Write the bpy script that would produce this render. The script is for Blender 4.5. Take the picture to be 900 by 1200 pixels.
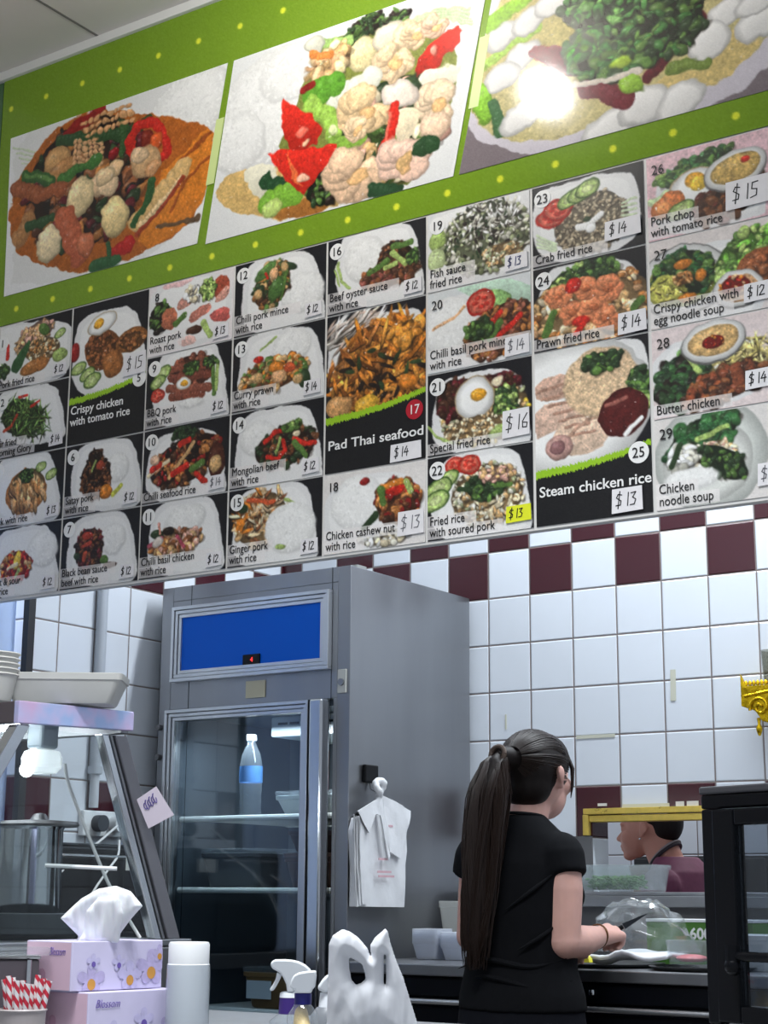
import bpy, bmesh, math, random
import numpy as np
from mathutils import Vector, Matrix, noise as mnoise

for _o in list(bpy.data.objects):
    bpy.data.objects.remove(_o, do_unlink=True)
SC = bpy.context.scene
COL = SC.collection
PI = math.pi

# ------------------------------------------------------------------ camera
FPX, PITCH, YAW, ROLL, EYE = 1952.58, .2273, .6016, .0074, 1.12
_cy, _sy, _cp, _sp = math.cos(YAW), math.sin(YAW), math.cos(PITCH), math.sin(PITCH)
_fw = np.array([-_sy, _cy, 0]); _rt = np.array([_cy, _sy, 0]); _up = np.array([0, 0, 1.])
CF = _fw * _cp + _up * _sp
_u = -_fw * _sp + _up * _cp
CR = _rt * math.cos(ROLL) + _u * math.sin(ROLL)
CU = _u * math.cos(ROLL) - _rt * math.sin(ROLL)
EYEP = np.array([0, 0, EYE])
cam = bpy.data.cameras.new('camera')
cam.sensor_fit = 'HORIZONTAL'; cam.sensor_width = 36; cam.lens = 36 * FPX / 900
cam.clip_start = .05
co = bpy.data.objects.new('camera', cam); COL.objects.link(co)
mw = Matrix.Identity(4)
for i in range(3):
    mw[i][0], mw[i][1], mw[i][2], mw[i][3] = CR[i], CU[i], -CF[i], EYEP[i]
co.matrix_world = mw
SC.camera = co

# ------------------------------------------------------------------ light and exposure
vs = SC.view_settings
vs.view_transform = 'Standard'; vs.look = 'None'; vs.gamma = 1; vs.use_curve_mapping = False
vs.exposure = 0.0
SC.cycles.max_bounces = 8; SC.cycles.transparent_max_bounces = 16
SC.cycles.sample_clamp_indirect = 6
SC.cycles.use_denoising = True
wd = bpy.data.worlds.new('World'); SC.world = wd; wd.use_nodes = True
wd.node_tree.nodes['Background'].inputs[0].default_value = (.80, .88, 1, 1)
wd.node_tree.nodes['Background'].inputs[1].default_value = .45
def area(name, loc, aim, sx, sy, power, col=(1, 1, 1), spread=PI):
    l = bpy.data.lights.new(name, 'AREA'); l.shape = 'RECTANGLE'; l.size = sx; l.size_y = sy
    l.energy = power; l.color = col; l.spread = spread
    o = bpy.data.objects.new(name, l); COL.objects.link(o); o.location = loc
    o.rotation_euler = (Vector(aim) - Vector(loc)).to_track_quat('-Z', 'Y').to_euler()
    return o
def lamp(name, loc, power, r, col=(1, 1, 1)):
    l = bpy.data.lights.new(name, 'POINT'); l.energy = power; l.shadow_soft_size = r; l.color = col
    o = bpy.data.objects.new(name, l); COL.objects.link(o); o.location = loc
    return o
# fluorescent battens over the work aisle, behind the hanging menu wall
area('aisle_tube_light', (-1.3, 4.05, 3.28), (-1.3, 4.15, 0), 2.6, .16, 80, (.87, .94, 1))
# downlight over the customer side, close to the menu wall: mirrored in the glossy print
lamp('downlight', (-2.0, 2.32, 3.26), 24, .04, (1, .97, .92))
# unseen fill added over the customer side, spread kept off the menu
area('dining_fill_light', (-1.3, 1.45, 3.36), (-1.45, 1.8, 0), 1.2, .6, 44, (.93, .97, 1), math.radians(104))
# fill added beyond the strip curtain to brighten it
area('curtain_fill_light', (-3.9, 2.9, 2.3), (-3.62, 2.95, 1.5), .1, .6, 9, (.75, .85, 1))
# fill added to lift the fridge interior, under the cooling unit
area('fridge_fill_light', (-3.1, 3.92, 1.60), (-3.1, 4.2, .6), .4, .04, 3.0, (.85, .95, 1))
# kitchen light behind the hatch
area('kitchen_light', (-2.3, 6.0, 2.6), (-2.4, 5.4, 0), 1.0, .3, 22, (.95, .97, 1))

# ------------------------------------------------------------------ helpers
def ray(u, v): return CF + CR * (u - 450) / FPX - CU * (v - 600) / FPX
def at(u, v, axis, val):
    d = ray(u, v); return EYEP + d * ((val - EYEP[axis]) / d[axis])
def atD(u, v, D): return EYEP + ray(u, v) * D

def V(*a): return np.array(a, float)
MATS = {}
def mat(name, col, rough=.5, metal=0., noise=0., nscale=30., bump=0., bscale=60., spec=.5, alpha=1., trans=0., sub=0., coat=0., stretch=None, ior=1.45):
    if name in MATS: return MATS[name]
    m = bpy.data.materials.new(name); m.use_nodes = True
    nt = m.node_tree; b = nt.nodes['Principled BSDF']
    c = tuple((x / 255 / 12.92 if x / 255 <= .04045 else ((x / 255 + .055) / 1.055) ** 2.4) for x in col) + (1,)
    b.inputs['Base Color'].default_value = c; b.inputs['Roughness'].default_value = rough
    b.inputs['Metallic'].default_value = metal; b.inputs['Specular IOR Level'].default_value = spec
    b.inputs['Alpha'].default_value = alpha; b.inputs['Transmission Weight'].default_value = trans
    b.inputs['IOR'].default_value = ior
    if sub: b.inputs['Subsurface Weight'].default_value = sub; b.inputs['Subsurface Radius'].default_value = (.01, .004, .002)
    if coat: b.inputs['Coat Weight'].default_value = coat
    tc = nt.nodes.new('ShaderNodeTexCoord'); mp = nt.nodes.new('ShaderNodeMapping')
    nt.links.new(tc.outputs['Object'], mp.inputs[0])
    if stretch: mp.inputs['Scale'].default_value = stretch
    if noise:
        n = nt.nodes.new('ShaderNodeTexNoise'); n.inputs['Scale'].default_value = nscale; n.inputs['Detail'].default_value = 5
        nt.links.new(mp.outputs[0], n.inputs['Vector'])
        r = nt.nodes.new('ShaderNodeMapRange'); r.inputs[1].default_value = .3; r.inputs[2].default_value = .7
        r.inputs[3].default_value = 1 - noise; r.inputs[4].default_value = 1 + noise
        nt.links.new(n.outputs[0], r.inputs[0])
        mx = nt.nodes.new('ShaderNodeMix'); mx.data_type = 'RGBA'; mx.blend_type = 'MULTIPLY'; mx.inputs[0].default_value = 1
        mx.inputs[6].default_value = c
        nt.links.new(r.outputs[0], mx.inputs[7]); nt.links.new(mx.outputs[2], b.inputs['Base Color'])
        if metal > .5:
            r2 = nt.nodes.new('ShaderNodeMapRange'); r2.inputs[1].default_value = .3; r2.inputs[2].default_value = .7
            r2.inputs[3].default_value = rough * .8; r2.inputs[4].default_value = rough * 1.25
            nt.links.new(n.outputs[0], r2.inputs[0]); nt.links.new(r2.outputs[0], b.inputs['Roughness'])
    if bump:
        n2 = nt.nodes.new('ShaderNodeTexNoise'); n2.inputs['Scale'].default_value = bscale; n2.inputs['Detail'].default_value = 4
        nt.links.new(mp.outputs[0], n2.inputs['Vector'])
        bp = nt.nodes.new('ShaderNodeBump'); bp.inputs['Strength'].default_value = bump; bp.inputs['Distance'].default_value = .004
        nt.links.new(n2.outputs[0], bp.inputs['Height']); nt.links.new(bp.outputs[0], b.inputs['Normal'])
    MATS[name] = m; return m
def glass(name, tint=(1, 1, 1), refl=1.0, rough=.02, haze=0., hazecol=(.8, .85, .9)):
    """thin clear sheet: mostly transparent, mirrors more at a glancing angle"""
    if name in MATS: return MATS[name]
    m = bpy.data.materials.new(name); m.use_nodes = True; nt = m.node_tree; nt.nodes.clear()
    out = nt.nodes.new('ShaderNodeOutputMaterial'); tr = nt.nodes.new('ShaderNodeBsdfTransparent')
    gl = nt.nodes.new('ShaderNodeBsdfGlossy'); gl.inputs['Roughness'].default_value = rough
    tr.inputs[0].default_value = tint + (1,)
    lw = nt.nodes.new('ShaderNodeLayerWeight'); fr = nt.nodes.new('ShaderNodeMath'); fr.operation = 'POWER'; fr.inputs[1].default_value = 4; nt.links.new(lw.outputs['Facing'], fr.inputs[0])
    mu = nt.nodes.new('ShaderNodeMath'); mu.operation = 'MULTIPLY_ADD'; mu.inputs[1].default_value = .8; mu.inputs[2].default_value = .035 * refl; mu.use_clamp = True
    mx = nt.nodes.new('ShaderNodeMixShader')
    nt.links.new(fr.outputs[0], mu.inputs[0]); nt.links.new(mu.outputs[0], mx.inputs[0])
    nt.links.new(tr.outputs[0], mx.inputs[1]); nt.links.new(gl.outputs[0], mx.inputs[2])
    last = mx
    if haze:
        df = nt.nodes.new('ShaderNodeBsdfDiffuse'); df.inputs[0].default_value = hazecol + (1,)
        tl = nt.nodes.new('ShaderNodeBsdfTranslucent'); tl.inputs[0].default_value = hazecol + (1,)
        m0 = nt.nodes.new('ShaderNodeMixShader'); m0.inputs[0].default_value = .4
        nt.links.new(df.outputs[0], m0.inputs[1]); nt.links.new(tl.outputs[0], m0.inputs[2])
        m2 = nt.nodes.new('ShaderNodeMixShader'); m2.inputs[0].default_value = haze
        nt.links.new(mx.outputs[0], m2.inputs[1]); nt.links.new(m0.outputs[0], m2.inputs[2]); last = m2
    nt.links.new(last.outputs[0], out.inputs[0]); MATS[name] = m; return m

class MB:
    """collects verts and faces in world coordinates"""
    def __init__(s): s.v = []; s.f = []
    def add(s, vs, fs):
        n = len(s.v); s.v += [tuple(map(float, p)) for p in vs]; s.f += [tuple(i + n for i in f) for f in fs]; return s
    def box(s, c, d, rz=0, R=None):
        c = np.array(c, float); hx, hy, hz = d[0] / 2, d[1] / 2, d[2] / 2
        if R is None: R = np.array(Matrix.Rotation(rz, 3, 'Z'))
        P = [c + R @ V(x * hx, y * hy, z * hz) for x in (-1, 1) for y in (-1, 1) for z in (-1, 1)]
        return s.add(P, [(0, 1, 3, 2), (4, 6, 7, 5), (0, 4, 5, 1), (2, 3, 7, 6), (0, 2, 6, 4), (1, 5, 7, 3)])
    def bb(s, x0, x1, y0, y1, z0, z1): return s.box(((x0 + x1) / 2, (y0 + y1) / 2, (z0 + z1) / 2), (x1 - x0, y1 - y0, z1 - z0))
    def slab(s, pts, ext):
        """closed polygon pts (3-D, planar) thickened by vector ext"""
        n = len(pts); P = [np.array(p, float) for p in pts]; e = np.array(ext, float)
        return s.add(P + [p + e for p in P], [tuple(range(n))[::-1], tuple(range(n, 2 * n))] + [(i, (i + 1) % n, n + (i + 1) % n, n + i) for i in range(n)])
    def bar(s, a, b, w, h, up=(0, 0, 1)):
        a, b = np.array(a, float), np.array(b, float); d = b - a; d /= np.linalg.norm(d)
        up = np.array(up, float); sd = np.cross(d, up); sd /= np.linalg.norm(sd); up = np.cross(sd, d)
        q = [a + sd * x * w / 2 + up * y * h / 2 for x, y in ((-1, -1), (1, -1), (1, 1), (-1, 1))]
        return s.slab(q, b - a)
    def tube(s, path, r, seg=8, cap=True):
        P = [np.array(p, float) for p in path]; n = len(P); rr = r if hasattr(r, '__len__') else [r] * n
        vs = []; fs = []; pu = None
        for i in range(n):
            d = P[min(i + 1, n - 1)] - P[max(i - 1, 0)]; d = d / (np.linalg.norm(d) + 1e-12)
            if pu is None:
                pu = np.cross(d, (0, 0, 1.)) if abs(d[2]) < .9 else np.cross(d, (1., 0, 0))
            pu = pu - d * (pu @ d); pu = pu / (np.linalg.norm(pu) + 1e-12); w = np.cross(d, pu)
            for k in range(seg):
                a = 2 * PI * k / seg; vs.append(P[i] + (pu * math.cos(a) + w * math.sin(a)) * rr[i])
        for i in range(n - 1):
            for k in range(seg):
                k2 = (k + 1) % seg; fs.append((i * seg + k, i * seg + k2, (i + 1) * seg + k2, (i + 1) * seg + k))
        if cap: fs.append(tuple(range(seg))[::-1]); fs.append(tuple((n - 1) * seg + k for k in range(seg)))
        return s.add(vs, fs)
    def lathe(s, c, prof, seg=28, axis='z', sx=1, sy=1):
        """profile [(r, h)] turned about a vertical axis through c; closed ends where r == 0"""
        c = np.array(c, float); vs = []; fs = []; idx = []
        for r, h in prof:
            if r < 1e-6: idx.append([len(vs)] * seg); vs.append(c + V(0, 0, h))
            else:
                idx.append([len(vs) + k for k in range(seg)])
                for k in range(seg):
                    a = 2 * PI * k / seg; vs.append(c + V(r * math.cos(a) * sx, r * math.sin(a) * sy, h))
        for i in range(len(prof) - 1):
            for k in range(seg):
                k2 = (k + 1) % seg; q = [idx[i][k], idx[i][k2], idx[i + 1][k2], idx[i + 1][k]]
                q2 = []
                for x in q:
                    if x not in q2: q2.append(x)
                if len(q2) > 2: fs.append(tuple(q2))
        return s.add(vs, fs)
    def ball(s, c, r, seg=16, rings=10, R=None):
        c = np.array(c, float); r = np.array(r if hasattr(r, '__len__') else [r] * 3, float)
        if R is None: R = np.eye(3)
        vs = [c + R @ (r * V(0, 0, 1))]; fs = []
        for i in range(1, rings):
            t = PI * i / rings
            for k in range(seg):
                a = 2 * PI * k / seg; vs.append(c + R @ (r * V(math.sin(t) * math.cos(a), math.sin(t) * math.sin(a), math.cos(t))))
        vs.append(c + R @ (r * V(0, 0, -1))); L = len(vs) - 1
        for k in range(seg):
            k2 = (k + 1) % seg; fs.append((0, 1 + k, 1 + k2)); fs.append((L, 1 + (rings - 2) * seg + k2, 1 + (rings - 2) * seg + k))
            for i in range(rings - 2):
                a = 1 + i * seg; fs.append((a + k, a + seg + k, a + seg + k2, a + k2))
        return s.add(vs, fs)
    def caps(s, p0, r0, p1, r1, seg=14):
        p0, p1 = np.array(p0, float), np.array(p1, float)
        s.ball(p0, r0, seg, 10); s.ball(p1, r1, seg, 10)
        return s.tube([p0, p1], [r0, r1], seg)
    def build(s, name, m, root=None, parent=None, smooth=True, bev=0, ang=38, mods=None):
        off = np.array(root.location) if root is not None else V(0, 0, 0)
        me = bpy.data.meshes.new(name)
        me.from_pydata([tuple(np.array(p) - off) for p in s.v], [], s.f)
        bm = bmesh.new(); bm.from_mesh(me); bmesh.ops.recalc_face_normals(bm, faces=bm.faces); bm.to_mesh(me); bm.free()
        me.materials.append(m)
        if smooth:
            me.polygons.foreach_set('use_smooth', [True] * len(me.polygons)); me.set_sharp_from_angle(angle=math.radians(ang))
        o = bpy.data.objects.new(name, me); COL.objects.link(o)
        p = parent if parent is not None else root
        if p is not None: o.parent = p
        if bev:
            b = o.modifiers.new('bevel', 'BEVEL'); b.width = bev; b.segments = 2; b.limit_method = 'ANGLE'; b.harden_normals = False
        return o
def thing(name, loc, label, cat, group=None):
    o = bpy.data.objects.new(name, None); o.empty_display_size = .05; COL.objects.link(o)
    o.location = tuple(map(float, loc)); o['label'] = label; o['category'] = cat
    if group: o['group'] = group
    return o
def tag(o, label, cat, group=None):
    o['label'] = label; o['category'] = cat
    if group: o['group'] = group
    return o
def struct(o): o['kind'] = 'structure'; return o
def recenter(o):
    """put a single-mesh thing's origin at its base"""
    me = o.data; n = len(me.vertices); a = np.empty(n * 3); me.vertices.foreach_get('co', a); a = a.reshape(-1, 3)
    c = V((a[:, 0].min() + a[:, 0].max()) / 2, (a[:, 1].min() + a[:, 1].max()) / 2, a[:, 2].min())
    me.vertices.foreach_set('co', (a - c).ravel()); o.location = tuple(np.array(o.location) + c); me.update(); return o
def dup(o, delta, label=None):
    def cp(x, p):
        c = x.copy(); COL.objects.link(c)
        if p is not None: c.parent = p
        for ch in x.children: cp(ch, c)
        return c
    c = cp(o, None); c.location = Vector(o.location) + Vector(delta)
    if label: c['label'] = label
    return c
def text(s, size, m, name, loc, root, parent=None, xs=1., rot=(PI / 2, 0, 0), fit=None, shear=0, bold=0, align='LEFT', ext=.0003):
    cu = bpy.data.curves.new('t', 'FONT'); cu.body = s; cu.size = size; cu.shear = shear; cu.offset = bold; cu.align_x = align
    cu.extrude = ext; cu.resolution_u = 3; cu.space_line = 1
    o = bpy.data.objects.new('t', cu); COL.objects.link(o)
    bpy.context.view_layer.update()
    me = bpy.data.meshes.new_from_object(o); bpy.data.objects.remove(o)
    n = len(me.vertices); a = np.empty(n * 3); me.vertices.foreach_get('co', a); a = a.reshape(-1, 3)
    if fit:
        w = a[:, 0].max() - a[:, 0].min(); xs = fit / w
    a[:, 0] *= xs
    R = np.array(rot) if np.ndim(rot) == 2 else np.array(__import__('mathutils').Euler(rot).to_matrix())
    a = a @ R.T + np.array(loc) - (np.array(root.location) if root is not None else 0)
    me.vertices.foreach_set('co', a.ravel()); me.materials.append(m); me.update()
    o = bpy.data.objects.new(name, me); COL.objects.link(o)
    p = parent if parent is not None else root
    if p is not None: o.parent = p
    return o
def blob(mb, name, m, root, parent=None, voxel=.006, smooth=6):
    """one continuous skin over the overlapping pieces in mb"""
    me = bpy.data.meshes.new('b'); me.from_pydata(mb.v, [], mb.f)
    bm = bmesh.new(); bm.from_mesh(me); bmesh.ops.recalc_face_normals(bm, faces=bm.faces); bm.to_mesh(me); bm.free()
    o = bpy.data.objects.new('b', me); COL.objects.link(o)
    r = o.modifiers.new('r', 'REMESH'); r.mode = 'VOXEL'; r.voxel_size = voxel
    if smooth: s = o.modifiers.new('s', 'SMOOTH'); s.factor = .5; s.iterations = smooth
    bpy.context.view_layer.update()
    dg = bpy.context.evaluated_depsgraph_get()
    me2 = bpy.data.meshes.new_from_object(o.evaluated_get(dg)); bpy.data.objects.remove(o)
    n = len(me2.vertices); a = np.empty(n * 3); me2.vertices.foreach_get('co', a); a = a.reshape(-1, 3)
    off = np.array(root.location) if root is not None else V(0, 0, 0)
    me2.vertices.foreach_set('co', (a - off).ravel()); me2.materials.clear(); me2.materials.append(m)
    me2.polygons.foreach_set('use_smooth', [True] * len(me2.polygons)); me2.update()
    o2 = bpy.data.objects.new(name, me2); COL.objects.link(o2)
    p = parent if parent is not None else root
    if p is not None: o2.parent = p
    return o2

# ------------------------------------------------------------------ materials
STEEL = mat('brushed_steel', (150, 152, 156), .36, .95, .10, 6, .03, 300, stretch=(1, 1, .15))
STEELD = mat('dull_steel', (122, 122, 124), .42, .9, .14, 5, .03, 200, stretch=(.2, .2, 1))
CHROME = mat('bright_steel', (205, 208, 212), .16, 1)
ALU = mat('aluminium_trim', (205, 208, 212), .30, .9)
BLACK = mat('black_plastic', (12, 13, 16), .4, spec=.25)
BLACKM = mat('black_painted_metal', (9, 11, 17), .35, 0, .15, 8, spec=.2)
WHITEP = mat('white_plastic', (228, 230, 232), .4)
WHITEC = mat('white_cable', (215, 215, 215), .5)
CLEARP = glass('clear_plastic', (.93, .95, .96), 1.1, .06, .10)
FROST = glass('frosted_plastic', (.9, .92, .93), .8, .15, .55, (.86, .88, .88))
GLASS = glass('clear_glass', (.93, .95, .95), .9)
INK = mat('black_ink', (22, 20, 20), .5)
WINK = mat('white_ink', (240, 240, 238), .5)

# ------------------------------------------------------------------ the setting
WY, WX, CZ = 4.5095, -3.52, 3.425          # back wall, left wall, ceiling
T0X, T0Z, T0Y = -2.6887, 2.1983, 3.447      # tile grid origin
def tile_mat(name, horiz, parity, lo=5):
    m = bpy.data.materials.new(name); m.use_nodes = True; nt = m.node_tree; N = nt.nodes; L = nt.links
    b = N['Principled BSDF']; g = N.new('ShaderNodeNewGeometry'); sx = N.new('ShaderNodeSeparateXYZ'); L.new(g.outputs['Position'], sx.inputs[0])
    def mt(op, a, bb=0., c=None):
        n = N.new('ShaderNodeMath'); n.operation = op
        for i, x in enumerate((a, bb, c)):
            if x is None: continue
            if isinstance(x, (int, float)): n.inputs[i].default_value = x
            else: L.new(x, n.inputs[i])
        return n.outputs[0]
    u = mt('DIVIDE', mt('SUBTRACT', sx.outputs['X' if horiz == 'x' else 'Y'], T0X if horiz == 'x' else T0Y), .15)
    v = mt('DIVIDE', mt('SUBTRACT', T0Z, sx.outputs['Z']), .15)
    iu, iv = mt('FLOOR', u), mt('FLOOR', v)
    fu, fv = mt('SUBTRACT', u, iu), mt('SUBTRACT', v, iv)
    eu = mt('MINIMUM', fu, mt('SUBTRACT', 1., fu)); ev = mt('MINIMUM', fv, mt('SUBTRACT', 1., fv))
    e = mt('MINIMUM', eu, ev)
    gr = mt('LESS_THAN', e, .014)
    par = mt('ABSOLUTE', mt('MODULO', mt('ADD', mt('ADD', iu, iv), parity + 200), 2.))
    dark = mt('GREATER_THAN', par, .5)
    row = mt('LESS_THAN', mt('ABSOLUTE', mt('ADD', iv, .5)), .9)
    row2 = mt('LESS_THAN', mt('ABSOLUTE', mt('SUBTRACT', iv, float(lo))), .4)
    dk = mt('MULTIPLY', dark, mt('MAXIMUM', row, row2))
    wn = N.new('ShaderNodeTexWhiteNoise'); wn.noise_dimensions = '2D'
    cb = N.new('ShaderNodeCombineXYZ'); L.new(iu, cb.inputs[0]); L.new(iv, cb.inputs[1]); L.new(cb.outputs[0], wn.inputs['Vector'])
    ns = N.new('ShaderNodeTexNoise'); ns.inputs['Scale'].default_value = 7; L.new(g.outputs['Position'], ns.inputs['Vector'])
    val = mt('ADD', .93, mt('ADD', mt('MULTIPLY', wn.outputs['Value'], .05), mt('MULTIPLY', ns.outputs[0], .05)))
    def mix(f, a, c, mode='MIX'):
        n = N.new('ShaderNodeMix'); n.data_type = 'RGBA'; n.blend_type = mode
        for i, x in ((0, f), (6, a), (7, c)):
            if isinstance(x, (int, float)): n.inputs[i].default_value = x
            elif isinstance(x, tuple): n.inputs[i].default_value = x
            else: L.new(x, n.inputs[i])
        return n.outputs[2]
    c = mix(dk, (.69, .73, .79, 1), (.050, .0085, .0145, 1))
    c = mix(1., c, val, 'MULTIPLY')
    c = mix(gr, c, (.20, .165, .155, 1))
    L.new(c, b.inputs['Base Color'])
    L.new(mt('ADD', .17, mt('MULTIPLY', gr, .6)), b.inputs['Roughness'])
    sm = N.new('ShaderNodeMapRange'); sm.interpolation_type = 'SMOOTHSTEP'; sm.inputs[1].default_value = .004; sm.inputs[2].default_value = .035
    L.new(e, sm.inputs[0])
    hh = mt('ADD', sm.outputs[0], mt('MULTIPLY', ns.outputs[0], .10))
    bp = N.new('ShaderNodeBump'); bp.inputs['Strength'].default_value = .6; bp.inputs['Distance'].default_value = .004
    L.new(hh, bp.inputs['Height']); L.new(bp.outputs[0], b.inputs['Normal'])
    return m
TILEB = tile_mat('wall_tiles', 'x', 0); TILEL = tile_mat('side_wall_tiles', 'y', 1)
CEILM = mat('ceiling_board', (212, 208, 203), .8, 0, .04, 3)
FLOORM = mat('floor_vinyl', (120, 116, 112), .5, 0, .12, 9)
PAINT = mat('plain_painted_wall', (205, 205, 205), .7, 0, .03, 6)

# hatch opening in the back wall
HX0, HX1, HZ0, HZ1 = -2.335, -1.55, 1.10, 1.358
wb = MB()
RX = 1.2
for x0, x1, z0, z1 in ((WX - .1, HX0, 0, CZ), (HX1, RX, 0, CZ), (HX0, HX1, 0, HZ0), (HX0, HX1, HZ1, CZ)):
    wb.bb(x0, x1, WY, WY + .1, z0, z1)
struct(wb.build('wall_back', TILEB, smooth=False))
struct(MB().bb(WX - .1, WX, 3.345, WY, 0, CZ).build('wall_left', TILEL, smooth=False))
struct(MB().bb(WX - .1, WX, -1.0, 2.45, 0, CZ).bb(WX - .1, WX, 2.45, 3.345, 2.3, CZ).build('wall_left.001', PAINT, smooth=False))
struct(MB().bb(WX - .1, RX, -1.0, 7.2, -.1, 0).build('floor', FLOORM, smooth=False))
cm = MB().bb(WX - .1, RX, -1.0, 7.2, CZ, CZ + .1)
struct(cm.build('ceiling', CEILM, smooth=False))
# joints between ceiling boards
cj = MB()
for y in (1.75, .55): cj.bb(WX, RX, y - .004, y + .004, CZ - .0015, CZ)
for x in (-3.02, -1.8, -.6): cj.bb(x - .004, x + .004, -1, 3.0, CZ - .0015, CZ)
struct(cj.build('trim_1', mat('ceiling_joint', (120, 118, 116), .8), smooth=False))
# the hanging wall over the service counter that carries the menu
YB = 3.0
struct(MB().bb(WX, RX, YB + .012, YB + .07, 1.885, CZ).build('wall_bulkhead', PAINT, smooth=False))
struct(MB().bb(WX, RX, YB - .012, YB + .012, 3.398, CZ).build('trim_2', mat('white_trim', (215, 215, 212), .5), smooth=False, bev=.002))
# kitchen behind the hatch
struct(MB().bb(WX - .1, RX, 6.4, 6.5, 0, CZ).build('wall_kitchen', tile_mat('kitchen_tiles', 'x', 0, 99), smooth=False))

# ------------------------------------------------------------------ printed food pictures
KC = dict(br=(122, 74, 44), db=(72, 44, 30), dk=(34, 26, 22), or_=(206, 124, 44), tn=(202, 164, 112), rd=(196, 42, 30), dr=(136, 30, 28), gn=(84, 118, 54), dg=(42, 62, 36), lg=(160, 184, 104), ye=(236, 196, 66), cr=(232, 218, 184), pk=(220, 170, 152), wh=(246, 246, 243), gy=(168, 172, 174), mr=(92, 30, 36), sk=(226, 176, 128), gr=(206, 204, 190), gg=(150, 158, 120), bl=(26, 26, 30), ta=(172, 112, 58))
SEED = [1]
class Cv:
    def __init__(s, x0, x1, z0, z1, bg, res=500):
        s.x0, s.x1, s.z0, s.z1, s.res = x0, x1, z0, z1, res
        s.W = int(round((x1 - x0) * res)) + 1; s.H = int(round((z1 - z0) * res)) + 1
        s.A = np.empty((s.H, s.W, 3)); s.A[:] = KC.get(bg, bg) if isinstance(bg, str) else bg
        s.rg = np.random.RandomState(SEED[0]); SEED[0] += 1
        s.o = (0, 0, 1); s.kx, s.ky = res / 400, res / 462
    def c(s, k):
        return np.array(KC[k] if isinstance(k, str) else k, float)
    def q(s, X, Y):
        u, v = s.o[0] + X / s.o[2], s.o[1] + Y / s.o[2]
        P = at(u, v, 1, YB)
        return (P[0] - s.x0) * s.res, (s.z1 - P[2]) * s.res
    def blend(s, x0, y0, m, col):
        h, w = m.shape[:2]; S = s.A[y0:y0 + h, x0:x0 + w]
        S += (col - S) * m[..., None]
    def ell_(s, cx, cy, rx, ry, rot, col, al=1., sh=.5, edge=.25, soft=1.):
        R = max(rx, ry) + 2
        x0, x1, y0, y1 = int(max(0, cx - R)), int(min(s.W, cx + R + 1)), int(max(0, cy - R)), int(min(s.H, cy + R + 1))
        if x1 <= x0 or y1 <= y0: return
        X, Y = np.meshgrid(np.arange(x0, x1) - cx, np.arange(y0, y1) - cy)
        a = math.radians(rot); u = (X * math.cos(a) + Y * math.sin(a)) / max(rx, .6); v = (-X * math.sin(a) + Y * math.cos(a)) / max(ry, .6)
        d = np.sqrt(u * u + v * v)
        m = np.clip((1 - d) * min(rx, ry) / soft + .5, 0, 1) * al
        k = 1 - sh * .28 * (X / max(rx, 1) * .5 + Y / max(ry, 1)) - edge * np.clip((d - .7) / .3, 0, 1)
        c = np.clip(s.c(col)[None, None] * np.clip(k, .35, 1.35)[..., None], 0, 255)
        if sh > 0:
            hl = np.exp(-(((X / max(rx, 1) + .3) / .28) ** 2 + ((Y / max(ry, 1) + .4) / .2) ** 2)) * .35 * sh
            c += (255 - c) * hl[..., None]
        s.blend(x0, y0, m, c)
    def E(s, X, Y, rx, ry, rot, col, sh=.5):
        cx, cy = s.q(X, Y); s.ell_(cx, cy, rx / s.o[2] * s.kx, ry / s.o[2] * s.ky, rot, col, 1, sh)
    def poly_(s, P, col, al=1., sh=.25):
        P = np.array(P); x0, y0 = np.maximum(np.floor(P.min(0)).astype(int) - 1, 0); x1 = min(s.W, int(P[:, 0].max()) + 2); y1 = min(s.H, int(P[:, 1].max()) + 2)
        if x1 <= x0 or y1 <= y0: return
        X, Y = np.meshgrid(np.arange(x0, x1), np.arange(y0, y1)); m = np.zeros(X.shape)
        for dx, dy in ((-.3, -.2), (.3, -.2), (-.3, .3), (.3, .3)):
            ins = np.zeros(X.shape, bool); x = X + dx; y = Y + dy
            for i in range(len(P)):
                (ax, ay), (bx, by) = P[i], P[(i + 1) % len(P)]
                if ay == by: continue
                ins ^= ((ay > y) != (by > y)) & (x < (bx - ax) * (y - ay) / (by - ay) + ax)
            m += ins / 4
        k = 1 - sh * ((Y - y0) / max(1, y1 - y0) - .5)
        s.blend(x0, y0, m * al, np.clip(s.c(col) * k[..., None], 0, 255))
    def chaikin(s, P, n=2):
        for _ in range(n):
            Q = []
            for i in range(len(P)):
                a, b = np.array(P[i], float), np.array(P[(i + 1) % len(P)], float); Q += [a * .75 + b * .25, a * .25 + b * .75]
            P = Q
        return P
    def P(s, pts, col, sm=1, sh=.25):
        s.poly_(s.chaikin([s.q(*p) for p in pts], sm), col, 1, sh)
    def plate(s, pts):
        Q = s.chaikin([s.q(*p) for p in pts], 3)
        s.poly_(Q, (226, 226, 225), 1, .03)
        c = np.mean(Q, 0); s.poly_([c + (p - c) * .86 for p in Q], (238, 238, 236), .8, .03)
    def st_(s, a, b, w, col):
        a, b = np.array(a), np.array(b); d = b - a; L = np.linalg.norm(d)
        c = (a + b) / 2; s.ell_(c[0], c[1], L / 2 + .5, w / 2, math.degrees(math.atan2(d[1], d[0])), col, 1, .3, .2)
    def S(s, pts, w, col):
        Q = [s.q(*p) for p in pts]; w = w / s.o[2] * s.kx
        for i in range(len(Q) - 1):
            a, b = np.array(Q[i]), np.array(Q[i + 1]); n = max(1, int(np.linalg.norm(b - a) / max(1, w * .4)))
            for k in range(n + 1):
                p = a + (b - a) * k / n; s.ell_(p[0], p[1], w / 2, w / 2, 0, col, 1, .25, .12)
    def pick(s, cols):
        k = s.c(cols[s.rg.randint(len(cols))]); return np.clip(k * s.rg.uniform(.78, 1.18), 0, 255)
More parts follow.
